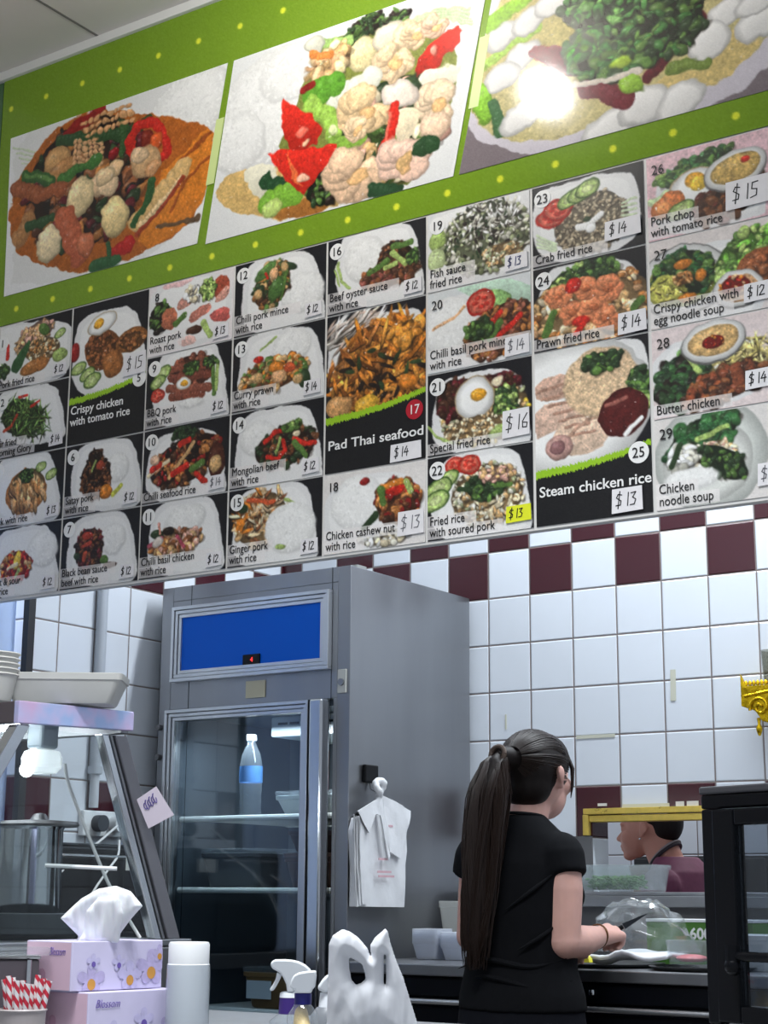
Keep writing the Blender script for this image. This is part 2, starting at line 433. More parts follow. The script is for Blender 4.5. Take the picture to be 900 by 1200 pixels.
    def B(s, X, Y, rx, ry, rot, n, sz, cols):
        """a heap of bits"""
        cx, cy = s.q(X, Y); rx *= s.kx / s.o[2]; ry *= s.ky / s.o[2]; sz *= .72 * s.kx / s.o[2]; n = int(n * 1.7); a = math.radians(rot)
        s.ell_(cx, cy, rx, ry, rot, s.c(cols[0]) * .6, 1, 0, .3)
        T = sorted(s.rg.uniform(-1, 1, (n, 2)).tolist(), key=lambda t: t[1])
        for u, v in T:
            if u * u + v * v > 1.05: continue
            x = cx + u * rx * math.cos(a) - v * ry * math.sin(a); y = cy + u * rx * math.sin(a) + v * ry * math.cos(a)
            z = sz * s.rg.uniform(.6, 1.3)
            s.ell_(x + 1, y + 1.4, z, z * .6, s.rg.uniform(0, 180), (30, 20, 14), .35, 0, 0)
            s.ell_(x, y, z, z * s.rg.uniform(.4, .8), s.rg.uniform(-90, 90), s.pick(cols), 1, .7, .35)
    def F(s, X, Y, rx, ry, rot, n, ln, w, cols, dirn=None):
        """strips and noodles"""
        cx, cy = s.q(X, Y); rx *= s.kx / s.o[2]; ry *= s.ky / s.o[2]; ln *= s.kx / s.o[2]; w *= s.kx / s.o[2]; a = math.radians(rot)
        for i in range(n):
            u, v = s.rg.normal(0, .5, 2)
            if u * u + v * v > 1: continue
            x = cx + u * rx * math.cos(a) - v * ry * math.sin(a); y = cy + u * rx * math.sin(a) + v * ry * math.cos(a)
            t = s.rg.uniform(0, PI) if dirn is None else math.radians(dirn + s.rg.normal(0, 18))
            d = V(math.cos(t), math.sin(t)) * ln * s.rg.uniform(.5, 1) / 2
            s.st_((x - d[0], y - d[1] + 1), (x + d[0], y + d[1] + 1), w + .8, (40, 30, 20)) if i % 3 == 0 else None
            s.st_((x - d[0], y - d[1]), (x + d[0], y + d[1]), w, s.pick(cols))
    def R(s, X, Y, rx, ry, rot=0, col='wh'):
        """rice"""
        cx, cy = s.q(X, Y); rx *= s.kx / s.o[2]; ry *= s.ky / s.o[2]; a = math.radians(rot); b = s.c(col)
        s.ell_(cx + 1, cy + 2, rx * 1.03, ry * 1.03, rot, b * .8, .7, 0, 0, 3)
        s.ell_(cx, cy, rx, ry, rot, b * .97, 1, .14, .08, 2)
        for i in range(int(rx * ry * .35)):
            u, v = s.rg.uniform(-1, 1, 2)
            if u * u + v * v > .95: continue
            x = cx + u * rx * math.cos(a) - v * ry * math.sin(a); y = cy + u * rx * math.sin(a) + v * ry * math.cos(a)
            s.ell_(x, y, 1.8, .8, s.rg.uniform(0, 180), b * s.rg.uniform(.88, 1.05), .8, 0, 0)
    def tom(s, X, Y, r, k=.85):
        s.E(X, Y, r, r * k, 0, 'rd', .2); s.E(X, Y, r * .82, r * k * .8, 0, (222, 110, 90), .1)
        for i in range(5):
            t = i * 1.257 + .3; s.E(X + math.cos(t) * r * .45, Y + math.sin(t) * r * .4 * k, r * .22, r * .16, 0, (190, 50, 38), .3)
    def cuc(s, X, Y, r, k=.7, rot=-20):
        s.E(X, Y, r, r * k, rot, (70, 110, 40), .2); s.E(X, Y, r * .88, r * k * .86, rot, (176, 200, 120), .1); s.E(X, Y, r * .45, r * k * .45, rot, (200, 214, 150), .1)
    def egg(s, X, Y, rx, ry, yx, yy, yr, rot=0):
        s.E(X, Y, rx, ry, rot, (214, 190, 150), .1); s.E(X, Y, rx * .94, ry * .93, rot, 'wh', .25); s.E(yx, yy, yr, yr * .8, rot, (232, 166, 50), .6)
    def bowl(s, X, Y, rx, ry, col, rot=0):
        s.E(X, Y + 4, rx * 1.04, ry * 1.06, rot, (120, 118, 116), .1); s.E(X, Y, rx, ry, rot, 'wh', .15); s.E(X, Y, rx * .8, ry * .76, rot, col, .25)
    def strip(s, X0, X1, zlo, zhi, al=.72, col=(236, 232, 230)):
        """white caption strip in board metres from the cell's left and bottom"""
        x0, x1 = int(X0 * s.res), int(X1 * s.res); y0, y1 = s.H - 1 - int(zhi * s.res), s.H - 1 - int(zlo * s.res)
        S = s.A[max(0, y0):y1, max(0, x0):x1]; S += (np.array(col) - S) * al
    def warp(s, amp=1.6, tex=.17, spk=.8):
        """break up the drawn outlines and add fine speckle"""
        H, W = s.H, s.W
        def field(cell):
            g = s.rg.normal(0, 1, (int(H / cell) + 3, int(W / cell) + 3)); y = np.arange(H) / cell; x = np.arange(W) / cell
            yi, xi = y.astype(int), x.astype(int); fy, fx = (y - yi)[:, None], (x - xi)[None]
            fy = fy * fy * (3 - 2 * fy); fx = fx * fx * (3 - 2 * fx)
            return (g[yi][:, xi] * (1 - fy) * (1 - fx) + g[yi + 1][:, xi] * fy * (1 - fx) + g[yi][:, xi + 1] * (1 - fy) * fx + g[yi + 1][:, xi + 1] * fy * fx)
        dx = amp * (field(12.) + .45 * field(5.)); dy = amp * (field(12.) + .45 * field(5.))
        Y, X = np.mgrid[0:H, 0:W]
        xs = np.clip(X + dx, 0, W - 1.001); ys = np.clip(Y + dy, 0, H - 1.001); xi, yi = xs.astype(int), ys.astype(int); fx, fy = (xs - xi)[..., None], (ys - yi)[..., None]
        A = s.A; A = A[yi, xi] * (1 - fx) * (1 - fy) + A[yi, xi + 1] * fx * (1 - fy) + A[yi + 1, xi] * (1 - fx) * fy + A[yi + 1, xi + 1] * fx * fy
        sat = np.clip((A.max(-1) - A.min(-1)) / 70., 0, 1)
        n = .55 * field(2.) + .45 * field(5.) + .3 * field(1.3)
        A = A * (1 + (tex * n * sat)[..., None])
        gl = np.clip(field(2.4) - 1.75, 0, 1) * sat
        A = A + (250 - A) * (gl * spk)[..., None]
        s.A = np.clip(A, 0, 255)
    def mesh(s, name, m, root, parent=None, y=YB, yo=.0):
        A = np.clip(s.A + s.rg.normal(0, 3, s.A.shape[:2] + (1,)), 0, 255) / 255
        A = np.where(A <= .04045, A / 12.92, ((A + .055) / 1.055) ** 2.4)
        n = s.W * s.H
        X, Z = np.meshgrid(np.linspace(s.x0, s.x1, s.W), np.linspace(s.z1, s.z0, s.H))
        off = np.array(root.location) if root is not None else V(0, 0, 0)
        co = np.stack([X - off[0], np.full(X.shape, y - yo - off[1]), Z - off[2]], -1).reshape(-1, 3)
        # back corners give the sheet its thickness
        th = .0016
        bk = V(*[[s.x0 - off[0], y - yo + th - off[1], s.z1 - off[2]], [s.x1 - off[0], y - yo + th - off[1], s.z1 - off[2]], [s.x1 - off[0], y - yo + th - off[1], s.z0 - off[2]], [s.x0 - off[0], y - yo + th - off[1], s.z0 - off[2]]])
        co = np.vstack([co, bk])
        I = np.arange(n).reshape(s.H, s.W)
        q = np.stack([I[:-1, :-1], I[1:, :-1], I[1:, 1:], I[:-1, 1:]], -1).reshape(-1, 4)
        tl, tr, br, bl = I[0, 0], I[0, -1], I[-1, -1], I[-1, 0]
        ex = np.array([[tl, tr, n + 1, n], [tr, br, n + 2, n + 1], [br, bl, n + 3, n + 2], [bl, tl, n, n + 3], [n, n + 1, n + 2, n + 3]])
        q = np.vstack([q, ex]).astype(np.int32)
        me = bpy.data.meshes.new(name); me.vertices.add(len(co)); me.vertices.foreach_set('co', co.ravel())
        me.loops.add(q.size); me.loops.foreach_set('vertex_index', q.ravel())
        me.polygons.add(len(q)); me.polygons.foreach_set('loop_start', np.arange(len(q), dtype=np.int32) * 4)
        me.update(calc_edges=True); me.validate()
        at_ = me.color_attributes.new('print', 'FLOAT_COLOR', 'POINT')
        cc = np.ones((len(co), 4)); cc[:n, :3] = A.reshape(-1, 3); cc[n:, :3] = .7
        at_.data.foreach_set('color', cc.astype(np.float32).ravel())
        me.materials.append(m); o = bpy.data.objects.new(name, me); COL.objects.link(o)
        p = parent if parent is not None else root
        if p is not None: o.parent = p
        return o
def print_mat(name, rough, spec):
    m = bpy.data.materials.new(name); m.use_nodes = True; nt = m.node_tree; b = nt.nodes['Principled BSDF']
    a = nt.nodes.new('ShaderNodeVertexColor'); a.layer_name = 'print'
    nt.links.new(a.outputs[0], b.inputs['Base Color']); b.inputs['Roughness'].default_value = rough; b.inputs['Specular IOR Level'].default_value = spec
    n = nt.nodes.new('ShaderNodeTexNoise'); n.inputs['Scale'].default_value = 260; g = nt.nodes.new('ShaderNodeNewGeometry'); nt.links.new(g.outputs['Position'], n.inputs['Vector'])
    bp = nt.nodes.new('ShaderNodeBump'); bp.inputs['Strength'].default_value = .10; bp.inputs['Distance'].default_value = .001
    nt.links.new(n.outputs[0], bp.inputs['Height']); nt.links.new(bp.outputs[0], b.inputs['Normal'])
    return m
PRINT = print_mat('glossy_print', .12, .42); PRINTC = print_mat('laminated_print', .38, .35)

# ---- green banner with polka dots and three large pictures
BX0, BX1, BZ0, BZ1 = -3.395, -.95, 2.648, 3.398
ban = thing('menu_banner', ((BX0 + BX1) / 2, YB, BZ0), 'long lime green polka dot banner with three big food photos above the menu cards', 'banner')
cv = Cv(BX0, BX1, BZ0, BZ1, (114, 148, 34), 260)
cv.kx, cv.ky = 260 / 400, 260 / 462
def dots(z, xs, r=.0085):
    for x in xs: cv.ell_((x - BX0) * 260, (BZ1 - z) * 260, r * 260, r * 260, 0, (222, 228, 60), 1, 0, 0)
dots(3.262 + .042, [-3.36 + .14 * k for k in range(18)])
dots(2.688, [-3.29 + .14 * k for k in range(18)])
cv.mesh('banner_sheet', PRINT, ban)
def quad_photo(name, bl, br, tr, tl, paint, org):
    """parallelogram picture on the banner, its own print sheet"""
    x0, x1 = min(bl[0], tl[0]), max(br[0], tr[0]); z0, z1 = bl[1], tl[1]
    c = Cv(x0, x1, z0, z1, (236, 236, 236), 400); c.o = org; c.kx, c.ky = 400 / 400, 400 / 462
    paint(c); c.warp(1.6, .10, .45)
    o = c.mesh(name, PRINT, ban, yo=.0018)
    # shear the sheet so its sides lean like the printed frame
    me = o.data; n = len(me.vertices); a = np.empty(n * 3); me.vertices.foreach_get('co', a); a = a.reshape(-1, 3)
    off = np.array(ban.location); t = (a[:, 2] + off[2] - z0) / (z1 - z0); X = a[:, 0] + off[0]
    L = bl[0] + (tl[0] - bl[0]) * t; Rr = br[0] + (tr[0] - br[0]) * t
    a[:, 0] = np.clip(X, L, Rr) - off[0]
    me.vertices.foreach_set('co', a.ravel()); me.update()
    return o
def p1(c):
    c.P([(60, 900), (30, 1035), (700, 865), (790, 240), (500, 300), (300, 380), (45, 460)], (226, 226, 224), 1, .02)
    for k in range(6): c.S([(50 + 10 * k, 520 + 18 * k), (150, 540 + 14 * k), (240, 480 + 10 * k)], 6, (205, 218, 186))
    c.R(650, 400, 190, 150, -30)
    c.P([(340, 380), (760, 430), (745, 560), (715, 700), (660, 800), (440, 925), (300, 960), (200, 950), (60, 900), (30, 800), (50, 650), (150, 500), (240, 420)], (168, 92, 34), 2, .1)
    c.P([(760, 430), (745, 600), (700, 760), (460, 920), (560, 620), (640, 540)], (206, 122, 40), 1, .1)
    for q in ([(740, 470), (640, 560), (560, 700)], [(730, 560), (650, 640), (600, 740)]): c.S(q, 14, (150, 74, 30))
    c.B(300, 640, 270, 260, 0, 150, 40, ['db', 'br', 'dg', 'mr', 'ta', 'dk'])
    c.P([(240, 430), (360, 370), (370, 400), (260, 480), (190, 540)], 'dr')
    c.S([(210, 500), (330, 480), (440, 470), (520, 430)], 46, (44, 74, 40)); c.S([(440, 440), (430, 540)], 34, (50, 84, 42))
    for k in range(26): c.E(300 + 22 * (k % 8) + 6 * (k // 8), 440 - 8 * (k % 8) + 22 * (k // 8) - 10, 14, 11, 0, (214, 160, 108))
    c.S([(470, 560), (455, 500), (490, 440), (550, 430), (585, 480), (590, 540), (560, 560)], 36, (196, 40, 30)); c.E(520, 490, 30, 38, 0, (120, 40, 28)); c.E(550, 500, 30, 36, 20, (206, 88, 40))
    c.E(200, 570, 60, 56, 0, (196, 150, 96)); c.E(215, 600, 70, 40, -20, (180, 130, 80))
    for k in range(30): c.E(265 + 18 * (k % 6), 505 + 18 * (k // 6), 12, 11, 0, (208, 160, 112))
    c.S([(220, 630), (290, 590), (345, 560)], 40, (60, 110, 46)); c.S([(90, 620), (180, 635)], 44, (52, 92, 44)); c.S([(90, 620), (180, 632)], 16, (90, 130, 66))
    c.E(510, 570, 66, 62, 0, (206, 166, 120)); c.E(490, 550, 40, 34, 0, (222, 190, 150)); c.E(540, 590, 36, 34, 0, (200, 150, 104))
    c.S([(480, 780), (560, 690), (640, 600)], 74, (214, 176, 116))
    for k in range(14): c.E(500 + 11 * k, 790 - 13 * k, 11, 10, 0, (228, 200, 150))
    c.S([(480, 830), (560, 740), (650, 620)], 16, (150, 60, 36)); c.S([(470, 790), (520, 700), (535, 640)], 34, (46, 88, 44))
    c.S([(100, 780), (70, 840)], 70, (170, 120, 74)); c.S([(60, 660), (140, 690), (220, 660)], 56, (150, 84, 52))
    c.E(340, 650, 42, 46, 0, (226, 192, 150)); c.E(385, 650, 40, 48, 0, (230, 200, 160)); c.E(405, 595, 36, 36, 0, (222, 186, 140)); c.E(370, 620, 46, 34, 0, (226, 196, 152))
    c.E(282, 695, 58, 78, 8, (232, 208, 158), .6); c.E(405, 760, 60, 84, -14, (236, 210, 150), .7); c.E(172, 860, 56, 74, -6, (234, 214, 172), .6)
    c.S([(230, 770), (280, 890)], 90, (176, 92, 62)); c.E(300, 860, 40, 50, 0, (190, 110, 76)); c.S([(100, 800), (180, 770)], 34, (46, 76, 44))
    c.S([(400, 890), (450, 860)], 50, (170, 36, 32)); c.S([(330, 940), (410, 915)], 40, (44, 88, 52)); c.S([(380, 860), (390, 930)], 26, (40, 80, 46))
    c.S([(560, 795), (640, 780), (705, 760)], 14, (92, 70, 48)); c.E(400, 540, 22, 26, 0, (140, 20, 26), .9)
def p2(c):
    c.P([(20, 760), (790, 555), (900, -60), (120, 180)], (230, 231, 230), 0, .02)
    for k in range(5): c.S([(660, 60 + 8 * k), (760, 25 + 9 * k), (850, 30 + 12 * k)], 7, (196, 216, 168))
    c.R(230, 330, 190, 180, -20); c.R(130, 440, 90, 100, 0); c.R(300, 220, 110, 90, 0)
    c.P([(70, 560), (60, 640), (150, 660), (250, 690), (400, 660), (470, 620), (300, 520), (160, 520)], (206, 172, 108), 2, .1)
    c.P([(200, 640), (250, 690), (420, 655), (430, 600)], (160, 104, 48), 1, .1)
    c.P([(270, 430), (250, 470), (380, 640), (560, 600), (700, 560), (720, 450), (800, 340), (820, 120), (620, 60), (380, 120), (340, 260)], (120, 128, 60), 2, .1)
    c.B(400, 580, 60, 60, 0, 40, 20, ['dg', 'gn', 'dk']); c.B(600, 400, 170, 160, 0, 90, 30, ['gn', 'cr', 'tn', 'dg', 'pk'])
    c.B(520, 90, 60, 30, -10, 50, 16, ['dg', 'dg', 'gn', 'dk']); c.B(610, 75, 50, 26, -30, 50, 15, ['dg', 'dk', 'gn'])
    c.S([(400, 130), (480, 120)], 26, (160, 196, 110)); c.E(370, 140, 36, 30, 0, (216, 214, 196))
    c.E(520, 165, 46, 56, -10, (232, 216, 164), .5); c.E(600, 110, 50, 40, -20, (226, 214, 190)); c.E(650, 110, 40, 55, 20, (236, 208, 170))
    def prawn(x, y, r, rot=0, col=(240, 208, 168)):
        for k in range(7):
            t = math.radians(rot + 40 * k); c.E(x + math.cos(t) * r * .5, y + math.sin(t) * r * .5, r * .55, r * .5, 0, np.array(col) * (1 - .03 * (k % 3)), .45)
        c.E(x + r * .15, y + r * .1, r * .34, r * .3, 0, (232, 186, 130), .2)
    c.B(420, 190, 70, 50, -10, 26, 34, ['sk', 'tn', (240, 210, 160)]); c.S([(360, 175), (420, 165)], 30, (232, 140, 70))
    prawn(610, 190, 62); prawn(680, 110, 44, 90); prawn(740, 80, 42, 10, (240, 200, 170))
    c.P([(665, 245), (690, 170), (790, 90), (825, 80), (810, 150), (740, 220)], 'rd', 1, .5); c.E(745, 160, 12, 14, 0, (240, 150, 130))
    c.S([(440, 300), (500, 270), (540, 240)], 70, (226, 226, 210)); c.S([(370, 290), (430, 260)], 74, (92, 152, 46)); c.S([(360, 330), (410, 360), (430, 410)], 54, (150, 190, 80)); c.E(428, 410, 16, 18, 0, (220, 230, 170))
    c.S([(430, 450), (510, 430)], 40, (130, 172, 66)); c.S([(360, 270), (340, 280)], 26, 'dr')
    prawn(520, 340, 82, 20, (242, 208, 160)); prawn(500, 400, 40, 60)
    c.P([(680, 230), (830, 190), (800, 270), (720, 300)], (228, 222, 200), 1, .2); prawn(745, 320, 70, 70, (242, 214, 180)); c.E(740, 390, 46, 44, 0, (240, 206, 176))
    c.P([(600, 350), (690, 330), (690, 400), (620, 440)], (232, 216, 184), 1, .2)
    c.E(632, 290, 62, 42, 25, (238, 222, 208), .3); c.S([(615, 330), (606, 420), (580, 480)], 32, (198, 40, 28)); c.S([(600, 360), (590, 440)], 8, (232, 110, 90))
    c.P([(265, 310), (350, 350), (390, 400), (380, 450), (300, 470), (270, 400)], 'rd', 0, .4); c.E(330, 410, 20, 12, 0, (236, 110, 90)); c.E(340, 440, 16, 8, 0, (240, 190, 150))
    c.P([(140, 545), (190, 500), (260, 520), (240, 600), (190, 620)], (226, 222, 200), 1, .2)
    c.S([(220, 560), (280, 590)], 50, (34, 70, 40)); c.S([(225, 630), (300, 600)], 74, (120, 172, 56)); c.E(232, 650, 34, 30, 0, (190, 214, 120))
    c.P([(218, 480), (300, 460), (440, 455), (440, 480), (335, 605), (280, 560)], 'rd', 0, .4); c.P([(285, 460), (330, 580), (300, 560)], (232, 110, 60), 0, .1); c.E(330, 555, 14, 10, 0, (244, 190, 160))
    prawn(490, 540, 92, 0, (244, 206, 170)); prawn(640, 500, 80, 150, (244, 206, 184)); c.E(650, 500, 30, 22, -20, (216, 176, 120), .2)
    c.S([(550, 590), (620, 590)], 34, (40, 70, 44)); c.S([(700, 460), (730, 450)], 50, (40, 70, 40))
def p3(c):
    c.A[:] = (124, 114, 118)
    c.P([(30, 350), (60, 400), (250, 450), (500, 390), (760, 300), (920, 190), (960, 20), (700, -300), (300, -300), (60, 0)], (214, 208, 216), 2, .1)
    c.P([(40, 300), (90, 380), (250, 410), (480, 345), (740, 255), (880, 140), (940, 0), (700, -270), (300, -270), (110, 40)], (196, 184, 130), 2, .05)
    c.P([(480, 345), (740, 255), (880, 140), (900, 20), (760, 120), (560, 240)], (204, 182, 120), 2, .05)
    c.S([(110, 70), (180, 20), (250, -40)], 40, (150, 196, 70)); c.S([(90, 190), (160, 130), (240, 80)], 30, (170, 204, 96)); c.E(90, 300, 26, 60, -10, (140, 196, 60)); c.S([(120, 300), (140, 370)], 30, (60, 100, 60))
    for x, y, r, q in ((140, 105, 46, 36), (220, 60, 50, 34), (200, 160, 50, 34), (140, 220, 46, 40), (200, 330, 60, 40), (460, 360, 76, 50), (545, 300, 60, 50), (650, 290, 60, 46), (290, 10, 50, 34), (780, 40, 44, 34), (735, 120, 52, 44), (870, 70, 46, 40), (590, 60, 46, 36), (870, 5, 50, 30)): c.E(x, y, r, q, -20, (234, 232, 228), .3)
    c.P([(225, 130), (330, 130), (350, 220), (330, 215), (230, 170)], (98, 24, 36), 1, .4); c.S([(560, 215), (640, 130), (710, 50)], 30, (92, 24, 34)); c.S([(380, 250), (440, 260), (495, 285)], 44, (110, 40, 48))
    c.S([(620, 195), (720, 180)], 24, (110, 130, 60))
    c.B(470, 110, 120, 105, 0, 200, 24, ['dg', (52, 100, 46), (74, 130, 60), 'gn']); c.B(620, 60, 80, 90, 10, 80, 18, ['dg', (60, 110, 50), 'gn']); c.B(450, 0, 120, 60, 0, 90, 20, ['dg', (74, 130, 60), (120, 170, 90)])
    c.E(480, 180, 30, 14, 0, (160, 190, 60)); c.E(510, 240, 34, 22, 30, (140, 180, 60)); c.S([(350, 245), (530, 205)], 14, (214, 204, 190))
def uvx(u, v, o): return at(o[0] + u / o[2], o[1] + v / o[2], 1, YB)[[0, 2]]
quad_photo('food_photo', (-3.340, 2.733), (-2.640, 2.733), (-2.557, 3.210), (-3.352, 3.210), p1, (0, 0, 3))['label'] = 'large photo of squid, fishballs and red chilli on rice'
quad_photo('food_photo', (-2.612, 2.725), (-1.874, 2.725), (-1.772, 3.210), (-2.536, 3.210), p2, (230, 0, 2.647))['label'] = 'large photo of prawns and tomato beside white rice'
quad_photo('food_photo', (-1.858, 2.725), (-.97, 2.725), (-.97, 3.210), (-1.752, 3.210), p3, (530, 0, 2.432))['label'] = 'large photo of a white bowl of herb soup'
# pale middles of the slanted bars between the pictures
PALE = mat('pale_green_print', (206, 222, 150), .3)
for xa, za, xb, zb, nm in ((-2.5885, 3.06, -2.617, 2.885, 0), (-1.800, 3.05, -1.832, 2.88, 0)):
    MB().slab([(xa + .0, YB - .0022, za), (xa + .026, YB - .0022, za), (xb + .026, YB - .0022, zb), (xb, YB - .0022, zb)], (0, .0008, 0)).build('divider_bar', PALE, ban, smooth=False)
# neighbouring sheet at the far left corner
o = MB().bb(WX + .002, -3.398, YB, YB + .004, 2.64, 3.396).build('banner_offcut', mat('teal_green_print', (70, 104, 70), .3), smooth=False)
tag(recenter(o), 'narrow strip of dull green sheet in the corner left of the polka dot banner', 'banner')

# ---- backing board and the menu cards
o = MB().bb(WX + .004, -.93, YB + .002, YB + .011, 1.874, 2.647).build('menu_backing_board', mat('white_board', (222, 220, 216), .5), smooth=False)
tag(recenter(o), 'long white board behind the numbered menu cards, hung below the green banner', 'menu board')
CX = dict(A=(-3.345, -3.073), B=(-3.067, -2.799), C=(-2.794, -2.517), D=(-2.511, -2.232), E=(-2.226, -1.949), F=(-1.943, -1.677), G=(-1.670, -1.402), H=(-1.394, -1.105))
RZ = [2.6455, 2.4545, 2.2615, 2.0690, 1.8785]
Z4, Z5, Z6, Z7, Z8, Q1, Q2, Q3 = (0, 330, 5), (0, 500, 5), (160, 290, 3.913), (150, 470, 3.75), (370, 210, 3.333), (370, 420, 3.333), (610, 180, 3.103), (610, 380, 3.103)
DIG = {'1': [[(.28, 1), (.24, 0)]], '2': [[(0, .78), (.2, 1), (.5, .9), (.46, .6), (0, .03), (.6, .03)]], '3': [[(.05, .95), (.5, .97), (.22, .6), (.52, .4), (.4, .05), (0, .05)]],
       '4': [[(.36, 1), (.02, .4), (.62, .4)], [(.46, .7), (.4, 0)]], '5': [[(.55, 1), (.12, 1), (.08, .6), (.48, .5), (.45, .1), (0, .02)]], '6': [[(.45, 1), (.08, .5), (.1, .1), (.45, .05), (.5, .35), (.1, .42)]],
       '$': [[(.55, .85), (.2, .95), (.05, .7), (.5, .4), (.45, .1), (.02, .1)], [(.36, 1.15), (.22, -.15)]]}
def price(s, x, z, h, m, root, parent, wt=.0022, tilt=.06, y=YB - .0042):
    mb = MB(); cx = x
    for ch in s:
        for st in DIG[ch]:
            P = [(cx + a * h * .85 + tilt * b * h, z + b * h + (a * .06) * h) for a, b in st]
            for (ax, az), (bx, bz) in zip(P, P[1:]):
                d = V(bx - ax, bz - az); d /= np.linalg.norm(d); n = V(-d[1], d[0]) * wt / 2; e = d * wt * .4
                mb.slab([(ax - e[0] + n[0], y, az - e[1] + n[1]), (ax - e[0] - n[0], y, az - e[1] - n[1]), (bx + e[0] - n[0], y, bz + e[1] - n[1]), (bx + e[0] + n[0], y, bz + e[1] + n[1])], (0, .0003, 0))
        cx += h * (.42 if ch == '1' else .78)
    return mb.build('price', m, root, parent, smooth=False)
STICK = mat('white_sticker', (232, 230, 232), .5, 0, .03, 60); STICKY = mat('yellow_sticker', (226, 232, 40), .5)
REDB = mat('red_badge', (176, 26, 44), .4); BADGE = mat('white_badge', (242, 242, 240), .4)
BLUEI = mat('blue_ink', (60, 66, 110), .5); GREYI = mat('pencil_grey_ink', (120, 120, 126), .5)
CNT = {}
def card(num, colk, r0, r1, org, pl, foods, lines, prc, lab, bg='bl', badge=True, ink=INK, stk=(.05, .036), sp=None, smat=STICK, big=None, numat=None):
    x0, x1 = CX[colk]; z1, z0 = RZ[r0] - .002, RZ[r1] + .002
    c = Cv(x0, x1, z0, z1, bg); c.o = org
    if pl: c.plate(pl)
    for f in foods: getattr(c, f[0])(*f[1:])
    c.warp(.75)
    w = x1 - x0
    root = thing('menu_card', ((x0 + x1) / 2, YB, z0), lab, 'menu card', 'numbered menu cards')
    if big:
        zb = big[0]                       # height of the black name panel
        yb = c.H - 1 - zb * c.res
        for k in range(c.W):              # brushed green edge of the black panel, rising to the right
            t = k / c.W; yy = yb + 9 - 18 * t + 4 * math.sin(t * 3) + c.rg.uniform(-1.4, 1.4); hh = 4.2 * (1 - .3 * t)
            a, b_ = int(max(0, yy - hh)), int(yy + hh); c.A[a:b_, k] = (150, 196, 40); c.A[b_:, k] = (26, 26, 28)
    else:
        cw = .0112; two = len(lines) == 2
        for i, t in enumerate(lines):
            zt = .0085 if (i == 1 or not two) else .0335
            c.strip(0, min(w, len(t) * cw + .014), zt - .006, zt + .021)
    c.mesh('card_print', PRINTC, root)
    # name
    if big:
        for i, (t, zz, fw) in enumerate(big[1]):
            text(t, .0315, WINK, 'dish_name', (x0 + .008, YB - .0012, z0 + zz), root, fit=fw, bold=.0004)
    else:
        for i, t in enumerate(lines):
            zt = .0085 if (i == 1 or not two) else .0335
            text(t, .0285, INK, 'dish_name', (x0 + .006, YB - .0012, z0 + zt), root, xs=.82)
    # number
    if numat: bx, bz = numat
    else: bx, bz = x0 + .026, z1 - .030
    if badge:
        d = MB(); n = 28; rr = .0205 if big is None else .023
        d.slab([(bx + rr * math.cos(2 * PI * k / n), YB - .0012, bz + rr * math.sin(2 * PI * k / n)) for k in range(n)], (0, .0010, 0))
        bo = d.build('number_badge', REDB if num == 17 else BADGE, root, smooth=False)
    else: bo = root
    text(str(num), .031, WINK if num == 17 else INK, 'dish_number', (bx, YB - .0022, bz - .0105), root, bo, align='CENTER', xs=.95)
    # price
    sx, sz = sp if sp else (x1 - .034, z0 + .026)
    sw, sh_ = stk
    P = [(sx - sw / 2, sz - sh_ / 2), (sx + sw / 2, sz - sh_ / 2 + .002), (sx + sw / 2 - .001, sz + sh_ / 2), (sx - sw / 2 + .002, sz + sh_ / 2 - .001)]
    so = MB().slab([(a, YB - .0036, b_) for a, b_ in P], (0, .0016, 0)).build('price_sticker', smat, root, smooth=False)
    if smat is STICKY: so['label'] = 'bright yellow price sticker'
    price(prc, sx - sw * .36, sz - sh_ * .25, sh_ * .52, ink, root, so)
    return root

PLA = lambda x, y, w, h: [(x + .02 * w, y + h), (x + .08 * w, y + .3 * h), (x + .18 * w, y + .05 * h), (x + .5 * w, y - .04 * h), (x + .84 * w, y - .08 * h), (x + .93 * w, y + .12 * h), (x + w, y + .6 * h), (x + w * 1.02, y + h * .95), (x + .6 * w, y + 1.06 * h)]
card(1, 'A', 0, 1, Z4, [(-80, 300), (60, 240), (300, 225), (420, 240), (430, 340), (400, 600), (-60, 620)], [('B', 200, 320, 150, 80, -20, 60, 26, ['pk', 'tn', 'sk']), ('B', 250, 400, 130, 80, 0, 50, 18, ['tn', 'cr', 'ta']), ('E', 200, 500, 110, 46, -10, 'ta'), ('E', 350, 430, 55, 45, 0, 'lg'), ('E', 260, 280, 45, 34, 30, 'gn'), ('cuc', 350, 300, 44), ('P', [(50, 510), (170, 330), (180, 370), (110, 550)], (52, 92, 52)), ('S', [(45, 380), (45, 450)], 24, 'rd'), ('B', 10, 530, 70, 40, 0, 20, 24, ['gn', 'dg'])],
     ['Pork fried rice'], '$12', 'menu card numbered 1, pork fried rice with lime, at the far left', numat=(-3.333, 2.594))
card(2, 'A', 1, 2, Z4, PLA(-60, 620, 440, 320), [('B', 130, 800, 165, 120, 20, 60, 20, ['dg', 'gn', 'dg']), ('F', 150, 800, 190, 130, 30, 240, 90, 7, [(92, 130, 60), (120, 156, 80), 'dg', (60, 96, 46)]), ('S', [(110, 680), (160, 665)], 14, 'rd'), ('S', [(180, 730), (230, 700)], 14, 'rd'), ('S', [(20, 880), (70, 850), (100, 780)], 16, (176, 60, 40))],
     ['Stir fried', 'Morning Glory'], '$14', 'menu card numbered 2, stir fried green morning glory on a white plate')
